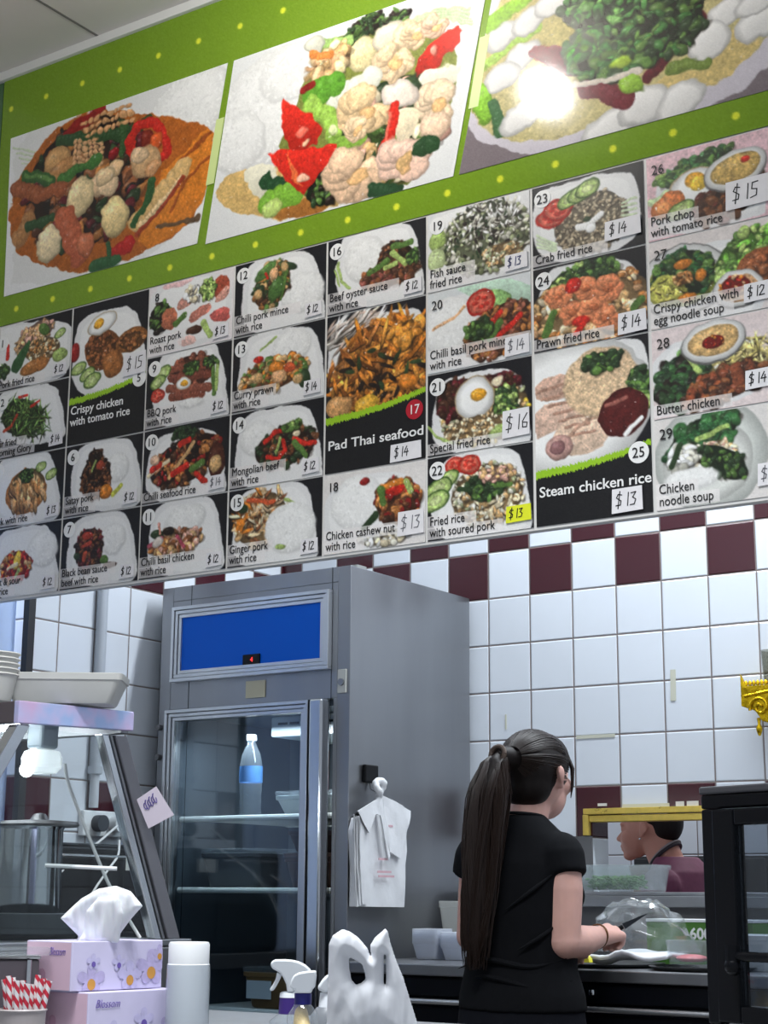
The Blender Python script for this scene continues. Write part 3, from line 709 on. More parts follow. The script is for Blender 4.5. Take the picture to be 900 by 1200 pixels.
card(3, 'A', 2, 3, Z5, PLA(-70, 170, 420, 390), [('E', 150, 380, 150, 140, 0, (190, 120, 60), .2), ('B', 160, 350, 125, 110, 0, 30, 20, ['tn', 'ta']), ('F', 160, 400, 140, 110, 0, 80, 120, 24, [(206, 156, 100), (222, 180, 130), (190, 134, 80)], 70), ('B', 155, 285, 50, 44, 0, 40, 14, ['dg', 'gn', 'dg']), ('cuc', 240, 235, 44), ('cuc', 300, 275, 44)],
     ['Duck with rice'], '$13', 'menu card numbered 3, sliced roast meat topped with coriander, leftmost column')
card(4, 'A', 3, 4, Z5, PLA(-70, 600, 410, 400), [('R', 250, 710, 110, 110, 0), ('B', 90, 820, 115, 100, 0, 70, 24, ['rd', 'dr', 'or_', 'tn']), ('E', 100, 780, 26, 60, 10, 'ye'), ('S', [(90, 880), (110, 840)], 20, 'lg'), ('S', [(50, 830), (100, 800)], 24, 'cr')],
     ['Sweet & sour', 'with rice'], '$12', 'menu card numbered 4, sweet and sour dish, bottom left corner of the menu')
card(5, 'B', 0, 2, Z4, PLA(400, 180, 460, 480), [('E', 600, 400, 130, 130, 20, (140, 86, 48), .3), ('B', 590, 390, 110, 100, 20, 50, 22, [(150, 92, 50), (130, 76, 44)]), ('E', 770, 340, 110, 76, -10, (150, 96, 50), .4), ('B', 770, 345, 90, 56, 0, 30, 18, [(160, 104, 56), (138, 84, 46)]), ('E', 660, 480, 76, 84, 0, (158, 100, 52), .4), ('egg', 600, 245, 105, 66, 582, 245, 36, -14), ('E', 440, 415, 36, 60, 10, 'dr'), ('cuc', 460, 510, 56), ('cuc', 510, 545, 60), ('cuc', 540, 580, 66)],
     [], '$15', 'tall black menu card numbered 5, crispy chicken with tomato rice', numat=(-2.820, 2.408), stk=(.075, .060), sp=(-2.836, 2.449), big=(.135, [('Crispy chicken', .083, .185), ('with tomato rice', .052, .212)]))
card(6, 'B', 2, 3, Z5, PLA(390, 90, 440, 390), [('R', 690, 230, 75, 85, 0), ('B', 560, 300, 105, 130, 0, 90, 22, ['db', 'br', 'dk', 'br']), ('B', 560, 170, 50, 40, 0, 20, 16, ['db', 'dk']), ('S', [(540, 260), (560, 200)], 14, 'lg'), ('E', 590, 230, 30, 30, 0, (170, 70, 46)), ('E', 620, 380, 46, 46, 0, 'or_'), ('S', [(660, 400), (710, 340)], 26, (196, 200, 80))],
     ['Satay pork', 'with rice'], '$12', 'menu card numbered 6, satay pork with rice, directly below the crispy chicken card')
card(7, 'B', 3, 4, Z5, PLA(370, 520, 430, 400), [('R', 660, 650, 85, 90, 0), ('B', 520, 720, 95, 130, -5, 90, 22, ['db', 'br', 'dk', 'mr']), ('E', 510, 640, 36, 24, 0, (170, 60, 44)), ('S', [(480, 700), (530, 680)], 22, (180, 70, 50)), ('S', [(490, 780), (500, 740)], 26, (190, 80, 50)), ('E', 610, 780, 30, 26, 0, 'gn'), ('E', 450, 760, 24, 20, 0, 'dg'), ('E', 640, 810, 50, 20, 0, 'db')],
     ['Black bean sauce', 'beef with rice'], '$12', 'menu card numbered 7, black bean sauce beef with rice, bottom card of its column')
card(8, 'C', 0, 1, Z6, [(40, 170), (440, 70), (440, 420), (60, 500)], [('P', [(130, 160), (290, 110), (240, 170), (110, 200)], (222, 184, 184)), ('B', 110, 320, 56, 70, 0, 30, 26, ['dg', 'dk', 'gn']), ('P', [(120, 290), (190, 270), (180, 380), (110, 380)], (170, 100, 74), 1), ('P', [(180, 270), (230, 210), (270, 250), (200, 290)], (196, 140, 124), 1), ('P', [(230, 330), (330, 240), (350, 280), (260, 350)], (190, 120, 104), 1), ('P', [(350, 240), (370, 120), (430, 130), (420, 230)], (160, 74, 52), 1), ('P', [(330, 300), (430, 260), (430, 340), (350, 340)], (196, 96, 88), 1), ('P', [(370, 220), (425, 160), (420, 230), (360, 260)], (206, 150, 134), 1), ('B', 260, 210, 40, 40, 0, 20, 20, ['wh', 'cr']), ('B', 330, 190, 40, 50, 0, 36, 16, ['lg', 'gn', 'lg']), ('S', [(180, 350), (220, 310)], 30, 'gn'), ('S', [(310, 350), (340, 400)], 32, 'lg'), ('E', 265, 380, 40, 22, 0, 'db'), ('P', [(180, 420), (260, 400), (280, 440), (200, 460)], (226, 186, 176), 1)],
     ['Roast pork', 'with rice'], '$13', 'menu card numbered 8, red roast pork with lettuce on a white ground', bg=(232, 226, 226), badge=False)
card(9, 'C', 1, 2, Z6, PLA(60, 460, 360, 360), [('B', 250, 570, 100, 80, 0, 40, 28, [(120, 66, 50), (140, 80, 60)]), ('S', [(180, 550), (320, 540)], 34, (136, 76, 58)), ('S', [(160, 600), (330, 580)], 36, (120, 64, 50)), ('S', [(150, 650), (330, 640)], 38, (140, 80, 62)), ('S', [(160, 690), (300, 670)], 34, (128, 70, 54)), ('B', 250, 550, 40, 30, 0, 20, 14, ['gn', 'dg']), ('egg', 215, 625, 40, 32, 220, 624, 20), ('S', [(350, 500), (355, 670)], 20, 'gn'), ('S', [(375, 520), (365, 650)], 18, 'lg'), ('B', 340, 520, 40, 24, 0, 20, 14, ['dg', 'gn']), ('cuc', 120, 580, 50, .7, -30), ('cuc', 100, 620, 44), ('tom', 98, 680, 38), ('R', 250, 710, 60, 20, 0)],
     ['BBQ pork', 'with rice'], '$12', 'menu card numbered 9, sliced barbecue pork with a halved egg')
card(10, 'C', 2, 3, Z7, PLA(60, 140, 370, 300), [('B', 250, 260, 170, 100, -15, 120, 24, ['db', 'br', 'dk', 'ta', 'dr']), ('B', 250, 140, 60, 26, 0, 30, 16, ['dg', 'dg']), ('E', 390, 260, 40, 80, 0, (80, 40, 28), .3), ('E', 385, 275, 30, 36, 0, 'tn'), ('S', [(180, 340), (290, 180)], 16, 'tn'), ('S', [(90, 330), (180, 260)], 16, 'cr'), ('S', [(140, 280), (110, 300)], 30, 'rd'), ('S', [(200, 320), (260, 280)], 26, 'rd'), ('S', [(230, 190), (270, 170)], 26, 'rd'), ('S', [(280, 300), (330, 270)], 26, 'gn'), ('S', [(300, 320), (340, 350)], 24, 'rd'), ('E', 120, 260, 26, 24, 0, (230, 190, 160))],
     ['Chilli seafood rice'], '$14', 'menu card numbered 10, dark chilli seafood piled on a plate', ink=GREYI)
card(11, 'C', 3, 4, Z7, PLA(70, 440, 350, 320), [('R', 250, 520, 95, 70, -10), ('B', 210, 620, 130, 50, -5, 60, 26, ['tn', 'ta', 'pk', 'br']), ('E', 130, 585, 34, 20, 0, 'dg'), ('E', 180, 570, 26, 18, 0, 'dk'), ('S', [(90, 640), (150, 600)], 16, (176, 80, 100)), ('S', [(210, 590), (250, 640)], 16, (170, 70, 90)), ('E', 130, 620, 30, 22, -20, (210, 200, 190)), ('S', [(140, 540), (145, 580)], 14, (220, 150, 130))],
     ['Chilli basil chicken', 'with rice'], '$12', 'menu card numbered 11, chilli basil chicken with rice, bottom card of its column')
card(12, 'D', 0, 1, Z6, PLA(460, 40, 400, 350), [('R', 760, 200, 100, 90, 0), ('B', 620, 170, 80, 115, 30, 90, 24, ['ta', 'dg', 'db', 'tn', 'gn']), ('E', 590, 110, 60, 26, -30, (84, 120, 60)), ('E', 640, 190, 34, 60, 30, (70, 104, 50)), ('E', 700, 85, 40, 18, 20, 'dg'), ('E', 630, 120, 24, 28, 0, 'sk'), ('E', 560, 215, 20, 24, 0, 'tn'), ('E', 680, 90, 16, 22, 0, 'tn'), ('S', [(660, 240), (690, 110)], 10, 'gn'), ('S', [(600, 140), (590, 120)], 12, 'rd')],
     ['Chilli pork mince', 'with rice'], '$12', 'menu card numbered 12, chilli pork mince with rice')
card(13, 'D', 1, 2, Z6, PLA(445, 385, 420, 350), [('R', 710, 450, 90, 75, 0), ('S', [(570, 470), (640, 410)], 10, 'lg'), ('B', 630, 580, 155, 70, -4, 110, 26, ['ta', 'tn', 'or_', 'gn', 'br']), ('E', 640, 550, 34, 26, 0, 'or_'), ('E', 700, 550, 30, 24, 0, (206, 90, 50)), ('E', 650, 590, 34, 30, 0, 'sk'), ('E', 550, 600, 30, 26, 0, 'tn'), ('E', 560, 515, 24, 16, 0, 'rd'), ('E', 770, 600, 26, 40, 0, 'dg'), ('E', 740, 600, 24, 22, 0, 'tn')],
     ['Curry prawn', 'with rice'], '$14', 'menu card numbered 13, curry prawn with rice')
card(14, 'D', 2, 3, Z7, PLA(450, 40, 400, 340), [('R', 570, 160, 80, 70, 0), ('B', 690, 200, 135, 85, -5, 90, 22, ['db', 'dg', 'br', 'dk']), ('S', [(600, 180), (640, 140), (700, 125)], 18, 'rd'), ('S', [(680, 170), (690, 210), (660, 250), (610, 245)], 18, 'rd'), ('S', [(730, 165), (780, 185), (820, 180)], 20, 'rd'), ('S', [(730, 180), (780, 240)], 24, 'gn'), ('B', 720, 105, 50, 20, 0, 20, 16, ['gn', 'lg']), ('S', [(650, 220), (670, 160)], 12, 'lg'), ('E', 740, 140, 20, 14, 0, 'cr')],
     ['Mongolian beef', 'with rice'], '$12', 'menu card numbered 14, mongolian beef with red capsicum strips')
card(15, 'D', 3, 4, Z7, PLA(440, 375, 390, 350), [('B', 580, 520, 120, 120, 0, 40, 24, ['tn', 'cr', 'br']), ('F', 580, 500, 130, 120, 0, 130, 60, 12, ['cr', 'tn', 'or_', (230, 200, 160), 'br']), ('S', [(530, 440), (640, 440)], 16, (210, 90, 50)), ('P', [(470, 520), (520, 520), (500, 580), (475, 580)], 'or_', 1), ('S', [(690, 430), (730, 450)], 12, 'lg'), ('E', 505, 475, 24, 18, 0, 'dg'), ('R', 710, 550, 110, 100, 0), ('E', 670, 635, 24, 12, 0, 'lg')],
     ['Ginger pork', 'with rice'], '$12', 'menu card numbered 15, ginger pork with rice, just above the fridge')
card(16, 'E', 0, 1, Z8, PLA(60, 190, 360, 300), [('R', 190, 310, 75, 85, 0), ('S', [(90, 330), (100, 400), (130, 430)], 10, 'lg'), ('S', [(80, 360), (90, 420)], 8, 'lg'), ('B', 310, 330, 70, 80, 0, 40, 20, ['db', 'br', 'dk']), ('B', 290, 370, 110, 44, 0, 60, 22, ['br', 'db', (130, 70, 60)]), ('S', [(210, 370), (280, 320)], 20, 'gn'), ('S', [(300, 265), (370, 245)], 22, 'gn'), ('S', [(300, 290), (350, 330)], 22, 'lg'), ('S', [(270, 350), (310, 330)], 16, 'lg'), ('B', 380, 300, 24, 30, 0, 20, 14, ['gn', 'dg'])],
     ['Beef oyster sauce', 'with rice'], '$12', 'menu card numbered 16, beef oyster sauce with rice, directly above the tall noodle card')
card(17, 'E', 1, 3, Z8, [(40, 600), (140, 540), (320, 510), (440, 500), (440, 960), (60, 960)], [('F', 170, 590, 130, 70, 0, 130, 120, 9, [(226, 214, 206), (236, 226, 216), (200, 176, 160)], -35), ('B', 270, 740, 190, 180, 0, 90, 30, ['ta', 'or_', (160, 92, 36)]), ('F', 270, 740, 210, 190, 0, 420, 110, 14, ['ta', 'or_', (176, 110, 44), (220, 150, 66), (120, 70, 30)]), ('B', 350, 600, 60, 40, -10, 14, 34, [(214, 146, 60), (200, 130, 50)]), ('F', 240, 760, 170, 130, 0, 26, 60, 14, ['dk', 'dg', 'dk']), ('E', 200, 885, 46, 36, 0, (220, 170, 60)), ('E', 90, 890, 50, 40, 0, (200, 150, 96)), ('E', 360, 790, 36, 30, 0, 'or_')],
     [], '$14', 'tall black menu card with red number 17, Pad Thai seafood noodles', numat=(-1.978, 2.188), stk=(.084, .042), sp=(-2.000, 2.093), big=(.142, [('Pad Thai seafood', .055, .262)]))
card(18, 'E', 3, 4, Q1, [(30, 480), (420, 420), (430, 720), (20, 770)], [('R', 160, 560, 95, 95, 0), ('E', 192, 482, 18, 14, 0, 'dr'), ('B', 320, 560, 80, 80, 10, 80, 22, ['br', 'dr', 'ta', 'db']), ('E', 310, 510, 34, 22, 0, 'rd'), ('S', [(260, 500), (330, 480)], 20, 'or_'), ('S', [(265, 560), (255, 510)], 26, 'gn'), ('S', [(190, 660), (230, 610)], 24, 'dg'), ('S', [(350, 480), (370, 520)], 20, 'lg'), ('B', 260, 700, 90, 26, 0, 30, 18, ['cr', 'gr', 'wh'])],
     ['Chicken cashew nut', 'with rice'], '$13', 'menu card numbered 18, chicken cashew with a dome of rice', bg=(224, 220, 216), badge=False, ink=GREYI, stk=(.070, .056), sp=(-1.986, 1.928))
card(19, 'F', 0, 1, Z8, [(430, 170), (500, 110), (700, 60), (830, 50), (840, 330), (830, 370), (440, 440)], [('B', 660, 230, 160, 130, 0, 200, 14, ['gg', 'gr', (120, 128, 90), 'gr']), ('F', 680, 150, 120, 80, 0, 200, 26, 9, ['wh', 'gr', 'wh', (60, 66, 50)]), ('F', 660, 230, 160, 120, 0, 120, 18, 8, ['dk', 'dg', 'gr']), ('B', 730, 290, 70, 40, 0, 60, 11, ['tn', 'cr', 'gg']), ('E', 475, 240, 26, 40, 20, 'lg'), ('E', 470, 320, 30, 44, 0, (190, 206, 150))],
     ['Fish sauce', 'fried rice'], '$13', 'menu card numbered 19, speckled fish sauce fried rice, edges curling', ink=BLUEI, stk=(.058, .038), bg=(222, 222, 222))
card(20, 'F', 1, 2, Z8, [(430, 470), (840, 400), (840, 720), (440, 760)], [('P', [(500, 400), (840, 380), (840, 500), (700, 520)], (180, 206, 186), 1), ('R', 520, 570, 100, 100, 0), ('S', [(460, 590), (540, 540), (580, 500)], 10, 'sk'), ('E', 700, 470, 60, 36, 10, (150, 196, 120)), ('tom', 645, 480, 50, .95), ('B', 720, 590, 130, 90, -15, 140, 18, ['br', 'ta', 'db', (150, 90, 70)]), ('S', [(660, 600), (680, 560)], 20, 'rd'), ('S', [(690, 560), (720, 520)], 20, 'rd'), ('S', [(720, 610), (800, 530)], 20, 'rd'), ('S', [(680, 620), (720, 560)], 26, 'gn'), ('B', 640, 590, 50, 40, 0, 20, 16, ['gn', 'dg'])],
     ['Chilli basil pork mince', 'with rice'], '$14', 'menu card numbered 20, chilli basil pork mince with a tomato slice', badge=False, stk=(.062, .045), ink=GREYI, bg=(216, 220, 220))
card(21, 'F', 2, 3, Q1, PLA(435, 60, 400, 300), [('B', 660, 210, 150, 110, 0, 170, 13, ['tn', 'cr', 'ye', 'gg']), ('B', 540, 160, 60, 76, 40, 50, 20, ['db', 'mr', 'db']), ('B', 730, 85, 60, 24, 10, 30, 16, ['mr', 'db']), ('B', 740, 160, 46, 50, 0, 40, 16, ['gn', 'lg', 'dg']), ('egg', 620, 155, 68, 76, 635, 140, 28), ('E', 710, 90, 20, 18, 0, 'cr'), ('B', 640, 270, 120, 44, 0, 100, 10, ['tn', 'cr', 'cr']), ('E', 710, 285, 34, 20, -30, 'lg'), ('S', [(440, 270), (480, 310), (540, 330)], 8, 'lg')],
     ['Special fried rice'], '$16', 'menu card numbered 21, special fried rice topped with a fried egg', stk=(.068, .062), sp=(-1.716, 2.115))
card(22, 'F', 3, 4, Q1, PLA(435, 370, 405, 340), [('B', 670, 530, 120, 105, 0, 190, 12, ['tn', 'gr', 'cr', 'gg']), ('tom', 545, 420, 36), ('tom', 600, 415, 40), ('cuc', 520, 470, 40), ('cuc', 480, 510, 50), ('cuc', 470, 560, 50), ('B', 660, 500, 60, 44, 0, 40, 18, ['dg', 'gn', 'dg']), ('S', [(560, 510), (600, 515)], 16, 'dg'), ('S', [(700, 495), (760, 490)], 16, 'gn'), ('F', 690, 580, 70, 40, 0, 40, 40, 10, ['gr', 'tn', 'cr']), ('B', 710, 450, 60, 26, 0, 30, 14, ['pk', 'tn'])],
     ['Fried rice', 'with soured pork'], '$13', 'menu card numbered 22, fried rice with soured pork, marked with a yellow price sticker', smat=STICKY, stk=(.062, .037), sp=(-1.712, 1.915))
card(23, 'G', 0, 1, Q2, [(50, 430), (40, 150), (150, 110), (380, 50), (430, 100), (450, 340)], [('B', 255, 250, 110, 100, 0, 260, 9, [(170, 156, 130), (186, 174, 146), (150, 134, 110)]), ('tom', 110, 235, 46, .8), ('tom', 135, 205, 48, .8), ('cuc', 180, 165, 40), ('cuc', 215, 145, 40), ('cuc', 245, 125, 40), ('S', [(210, 270), (260, 260)], 20, 'wh'), ('S', [(250, 255), (295, 220)], 18, 'wh'), ('E', 255, 272, 16, 16, 0, 'wh'), ('E', 240, 240, 12, 9, 0, 'dg')] + [('S', [(370, 180 + 16 * k), (420, 160 + 20 * k)], 7, (206, 220, 186)) for k in range(5)] + [('S', [(60, 300 + 14 * k), (130, 330 + 8 * k)], 7, (206, 220, 186)) for k in range(4)],
     ['Crab fried rice'], '$14', 'menu card numbered 23, crab fried rice mound with cucumber slices', stk=(.085, .044), sp=(-1.452, 2.502))
card(24, 'G', 1, 2, Q2, PLA(40, 400, 420, 260), [('B', 250, 560, 180, 120, 0, 150, 20, ['tn', 'sk', 'ta', 'cr']), ('B', 200, 450, 80, 34, -10, 40, 18, ['gn', 'lg', 'dg']), ('B', 280, 430, 60, 40, 0, 50, 18, ['dg', 'dg', 'gn'])] + [e for x, y, r in ((190, 580, 46), (265, 560, 46), (240, 490, 44), (140, 520, 46), (320, 490, 50), (310, 600, 46)) for e in [('E', x + r * .5 * math.cos(t), y + r * .5 * math.sin(t), r * .52, r * .46, 0, (226, 140, 96)) for t in (0, 1, 2, 3, 4, 5)] + [('E', x, y, r * .3, r * .26, 0, (196, 110, 70))]] + [('S', [(90, 660), (120, 580)], 22, 'gn'), ('S', [(410, 560), (440, 530)], 22, 'gn'), ('E', 190, 480, 24, 26, 0, 'rd'), ('E', 220, 610, 26, 16, 0, 'rd'), ('S', [(200, 660), (230, 620)], 18, 'rd')],
     ['Prawn fried rice'], '$14', 'menu card numbered 24, prawn fried rice with pink prawns', stk=(.066, .048))
card(25, 'G', 2, 4, Q3, [(50, 140), (200, 80), (360, 50), (470, 60), (470, 420), (50, 540)], [('E', 180, 300, 240, 220, 0, 'wh', .1), ('P', [(50, 210), (180, 170), (200, 260), (60, 290)], (206, 170, 150), 1), ('P', [(50, 300), (200, 270), (240, 330), (100, 400), (50, 420)], (214, 182, 162), 1), ('P', [(100, 400), (240, 300), (330, 310), (340, 380), (290, 460), (150, 490)], (222, 194, 170), 1)] + [('S', [(60 + 20 * k, 250 + 26 * k), (150 + 20 * k, 220 + 28 * k)], 8, (176, 136, 116)) for k in range(7)] + [('S', [(150, 430), (240, 350), (300, 330)], 10, (190, 152, 130)), ('E', 140, 450, 40, 40, 0, (190, 150, 140)), ('E', 135, 450, 22, 22, 0, (140, 100, 100)), ('R', 290, 205, 108, 106, 0, (226, 196, 158)), ('B', 300, 135, 56, 30, -5, 40, 18, ['dg', 'gn', 'dg']), ('B', 430, 210, 34, 50, 0, 36, 18, ['dg', 'dg', 'gn']), ('cuc', 445, 285, 40), ('E', 375, 320, 72, 74, -20, (84, 28, 26), .15), ('S', [(310, 300), (380, 270)], 12, (150, 90, 80)), ('S', [(440, 340), (380, 400)], 12, 'wh')],
     [], '$13', 'tall black menu card numbered 25, steamed chicken with rice and dark sauce', numat=(-1.430, 2.008), stk=(.070, .052), sp=(-1.458, 1.912), big=(.128, [('Steam chicken rice', .062, .258)]))
card(26, 'H', 0, 1, Q2, [(490, 60), (740, 0), (880, -30), (900, 200), (880, 230), (480, 330)], [('S', [(490, 110), (600, 70)], 20, 'gn'), ('S', [(500, 90), (620, 50)], 14, 'lg'), ('B', 640, 50, 100, 34, -14, 80, 18, ['gn', 'dg', (60, 110, 60)]), ('S', [(480, 180), (530, 150)], 24, (200, 220, 170)), ('egg', 640, 120, 76, 60, 632, 95, 28), ('E', 645, 108, 24, 22, 0, 'ye'), ('B', 760, 160, 100, 60, -20, 60, 24, ['db', (96, 44, 34), 'db', 'br']), ('bowl', 780, 55, 84, 58, (206, 172, 100), -10), ('E', 815, 22, 12, 10, 0, 'rd'), ('E', 535, 190, 50, 40, -20, (206, 120, 66)), ('E', 520, 200, 24, 20, 0, (230, 150, 90)), ('cuc', 585, 205, 40)],
     ['Pork chop', 'with tomato rice'], '$15', 'menu card numbered 26, pork chop with tomato rice and broth, upper right', bg=(226, 190, 196), badge=False, stk=(.110, .062), sp=(-1.165, 2.515))
card(27, 'H', 1, 2, Q2, [(470, 380), (900, 270), (900, 640), (480, 680)], [('bowl', 590, 460, 120, 110, (150, 160, 70)), ('B', 590, 440, 86, 76, 0, 90, 18, ['dg', 'gn', (40, 90, 46)]), ('E', 530, 500, 50, 50, 0, (196, 196, 96)), ('F', 530, 500, 50, 40, 0, 60, 40, 7, [(214, 206, 110), (190, 190, 90)]), ('E', 590, 400, 26, 16, 0, 'or_'), ('E', 655, 440, 16, 20, 0, 'or_'), ('E', 605, 525, 26, 16, 0, 'or_'), ('B', 590, 455, 24, 22, 0, 20, 10, ['ta', 'tn']), ('E', 830, 400, 100, 80, -30, (96, 160, 60), .3), ('B', 820, 370, 90, 70, -30, 50, 22, [(120, 184, 70), 'gn', 'lg']), ('E', 880, 430, 76, 74, 0, (150, 86, 50), .5), ('B', 880, 440, 60, 60, 0, 30, 20, [(160, 92, 54), 'br']), ('bowl', 790, 490, 66, 56, (230, 180, 130)), ('B', 780, 480, 40, 30, 0, 16, 9, ['rd', 'or_', 'sk'])],
     ['Crispy chicken with', 'egg noodle soup'], '$12', 'menu card numbered 27, crispy chicken with egg noodle soup', badge=False, bg=(222, 214, 210), stk=(.060, .040), sp=(-1.160, 2.300))
card(28, 'H', 2, 3, Q3, [(480, 60), (900, 20), (900, 270), (480, 340)], [('P', [(690, 130), (880, 50), (900, 180), (760, 180)], (206, 196, 130), 1), ('F', 800, 120, 110, 60, 0, 160, 60, 6, [(222, 206, 140), (200, 186, 110)]), ('S', [(590, 110), (610, 150)], 26, (120, 170, 90)), ('B', 590, 210, 70, 80, 0, 80, 26, ['dg', (40, 60, 40), (50, 84, 46), 'dk']), ('S', [(600, 110), (650, 170)], 16, 'lg'), ('B', 740, 220, 110, 50, -14, 70, 24, [(120, 62, 40), 'br', (140, 76, 46), 'db']), ('S', [(780, 160), (790, 200)], 30, (124, 66, 42)), ('bowl', 700, 60, 84, 62, (226, 186, 124), -6), ('B', 700, 62, 30, 22, 0, 10, 6, ['rd', 'or_'])],
     ['Butter chicken'], '$14', 'menu card numbered 28, butter chicken with noodles and greens', badge=False, bg=(224, 210, 208), stk=(.060, .040), sp=(-1.165, 2.120))
card(29, 'H', 3, 4, Q3, [(490, 380), (780, 300), (840, 330), (850, 620), (500, 680)], [('E', 690, 480, 150, 160, 0, (214, 218, 212), .1), ('E', 680, 500, 120, 120, 0, (226, 228, 222), .1), ('B', 660, 410, 100, 56, -24, 80, 24, ['dg', (40, 84, 46), (60, 110, 60)]), ('S', [(640, 420), (750, 370)], 14, 'lg'), ('B', 700, 480, 60, 44, 0, 70, 14, ['tn', 'cr', 'pk', 'gr']), ('B', 730, 500, 76, 40, 30, 26, 14, ['dg', 'gn']), ('B', 590, 490, 40, 40, 0, 20, 18, ['wh', 'gr']), ('S', [(550, 520), (580, 440)], 16, 'dg'), ('R', 620, 560, 70, 30, 0)],
     ['Chicken', 'noodle soup'], '$13', 'menu card numbered 29, chicken noodle soup in a pale bowl, lower right', badge=False, bg=(222, 218, 214), stk=(.056, .046), sp=(-1.150, 1.925), ink=GREYI)

# ------------------------------------------------------------------ hatch, shelf, pipe, doorway
BRASS = mat('brass_trim', (214, 186, 92), .32, .75, .12, 30)
fr = MB()
fr.bb(HX0 - .022, HX1 + .02, WY - .018, WY, HZ1 + .006, HZ1 + .024)
fr.bb(HX0 - .018, HX1 + .02, WY - .012, WY + .03, HZ1 - .016, HZ1 + .004)
fr.bb(HX0 - .024, HX0 - .004, WY - .018, WY, HZ1 - .055, HZ1 + .006)
o = struct(fr.build('window_1', BRASS, smooth=False, bev=.002))
jb = MB().bb(HX0 - .06, HX0, WY - .006, WY, HZ0, HZ1 - .056)
struct(jb.build('trim_3', STEELD, smooth=False))
sh = thing('steel_shelf', (-1.95, 4.47, HZ0), 'long steel shelf along the bottom of the hatch in the back wall', 'shelf')
MB().bb(-2.70, -1.15, 4.39, 4.66, 1.130, 1.140).build('shelf_top', STEEL, sh, smooth=False, bev=.002)
MB().bb(-2.70, -1.15, 4.385, 4.40, 1.098, 1.1295).build('front_lip', STEEL, sh, smooth=False, bev=.002)
MB().bb(-2.70, -1.15, 4.401, 4.508, 1.101, 1.1295).build('shelf_core', STEELD, sh, smooth=False)
o = MB().bb(-2.70, -1.15, 4.498, 4.508, .953, 1.097).build('splashback', STEELD, smooth=False)
tag(recenter(o), 'steel splashback panel on the wall behind the work counter, under the hatch shelf', 'splashback')
# wall pipe and power outlet on the left wall
pp = thing('wall_pipe', (WX + .02, 3.61, 1.36), 'thin grey pipe running straight down the tiled left wall', 'pipe')
PIPE = mat('grey_pipe', (178, 184, 192), .35)
MB().tube([(WX + .018, 3.607, 2.9), (WX + .018, 3.607, 1.47)], .0165, 16).build('pipe', PIPE, pp)
MB().tube([(WX + .018, 3.607, 1.47), (WX + .018, 3.607, 1.37)], .014, 16).build('lower_pipe', mat('pale_pipe', (196, 200, 206), .4), pp)
MB().tube([(WX + .018, 3.607, 1.490), (WX + .018, 3.607, 1.468)], .022, 16).build('collar', PIPE, pp)
ou = thing('power_outlet', (WX + .01, 3.645, 1.29), 'white double power outlet on the tiled left wall, behind the glass display case', 'power outlet')
MB().bb(WX, WX + .022, 3.565, 3.735, 1.288, 1.362).build('face_plate', WHITEP, ou, smooth=False, bev=.004)
MB().tube([(WX + .022, 3.62, 1.325), (WX + .05, 3.62, 1.325)], .024, 18).build('plug', mat('dark_grey_plug', (70, 74, 80), .5), ou)['label'] = 'dark grey plug'
pw = MB().tube([(WX + .022, 3.69, 1.325), (WX + .055, 3.69, 1.325)], .024, 18).build('plug', WHITEP, ou); pw['label'] = 'white plug'
MB().tube([(WX + .05, 3.69, 1.32), (WX + .075, 3.72, 1.29), (WX + .06, 3.742, 1.2), (WX + .05, 3.748, 1.1), (WX + .05, 3.745, 1.03)], .008, 8).build('cord', WHITEC, ou, pw)
# doorway at the far left with plastic strips
dj = MB().bb(WX - .012, WX + .010, 3.318, 3.344, 0, 2.3).bb(WX - .012, WX + .010, 2.45, 2.478, 0, 2.3).bb(WX - .012, WX + .010, 2.478, 3.318, 2.27, 2.3)
struct(dj.build('door_1', mat('dark_door_frame', (44, 44, 46), .4), smooth=False))
sc_ = thing('strip_curtain', (WX - .03, 2.89, .05), 'hazy blue plastic strip curtain in the doorway at the far left', 'curtain')
def strip_mat():
    m = glass('curtain_plastic', (.82, .88, .95), .8, .12, .8, (.62, .72, .88)); return m
for k in range(7):
    y = 3.255 - k * .115
    P = []; mb = MB(); n = 7
    q = [(WX - .034 + .010 * (k % 2) + .010 * math.cos(PI * (i / (n - 1) - .5) * 1.6), y - .06 + .12 * i / (n - 1)) for i in range(n)]
    vs_ = []; 
    for x, yy in q: vs_ += [(x, yy, .06), (x, yy, 2.26), (x + .002, yy, .06), (x + .002, yy, 2.26)]
    fs_ = []
    for i in range(n - 1):
        a, b_ = i * 4, i * 4 + 4; fs_ += [(a, a + 1, b_ + 1, b_), (a + 2, b_ + 2, b_ + 3, a + 3), (a + 1, a + 3, b_ + 3, b_ + 1), (a, b_, b_ + 2, a + 2)]
    fs_ += [(0, 2, 3, 1), (n * 4 - 4, n * 4 - 3, n * 4 - 1, n * 4 - 2)]
    mb.add(vs_, fs_).build('strip', strip_mat(), sc_)
MB().bb(WX - .045, WX - .013, 2.482, 3.312, 2.2605, 2.269).build('rail', STEELD, sc_, smooth=False)
struct(MB().bb(WX - .62, WX - .6, 2.2, 3.6, 0, 2.6).build('wall_hall', mat('hall_wall', (96, 122, 176), .7), smooth=False))

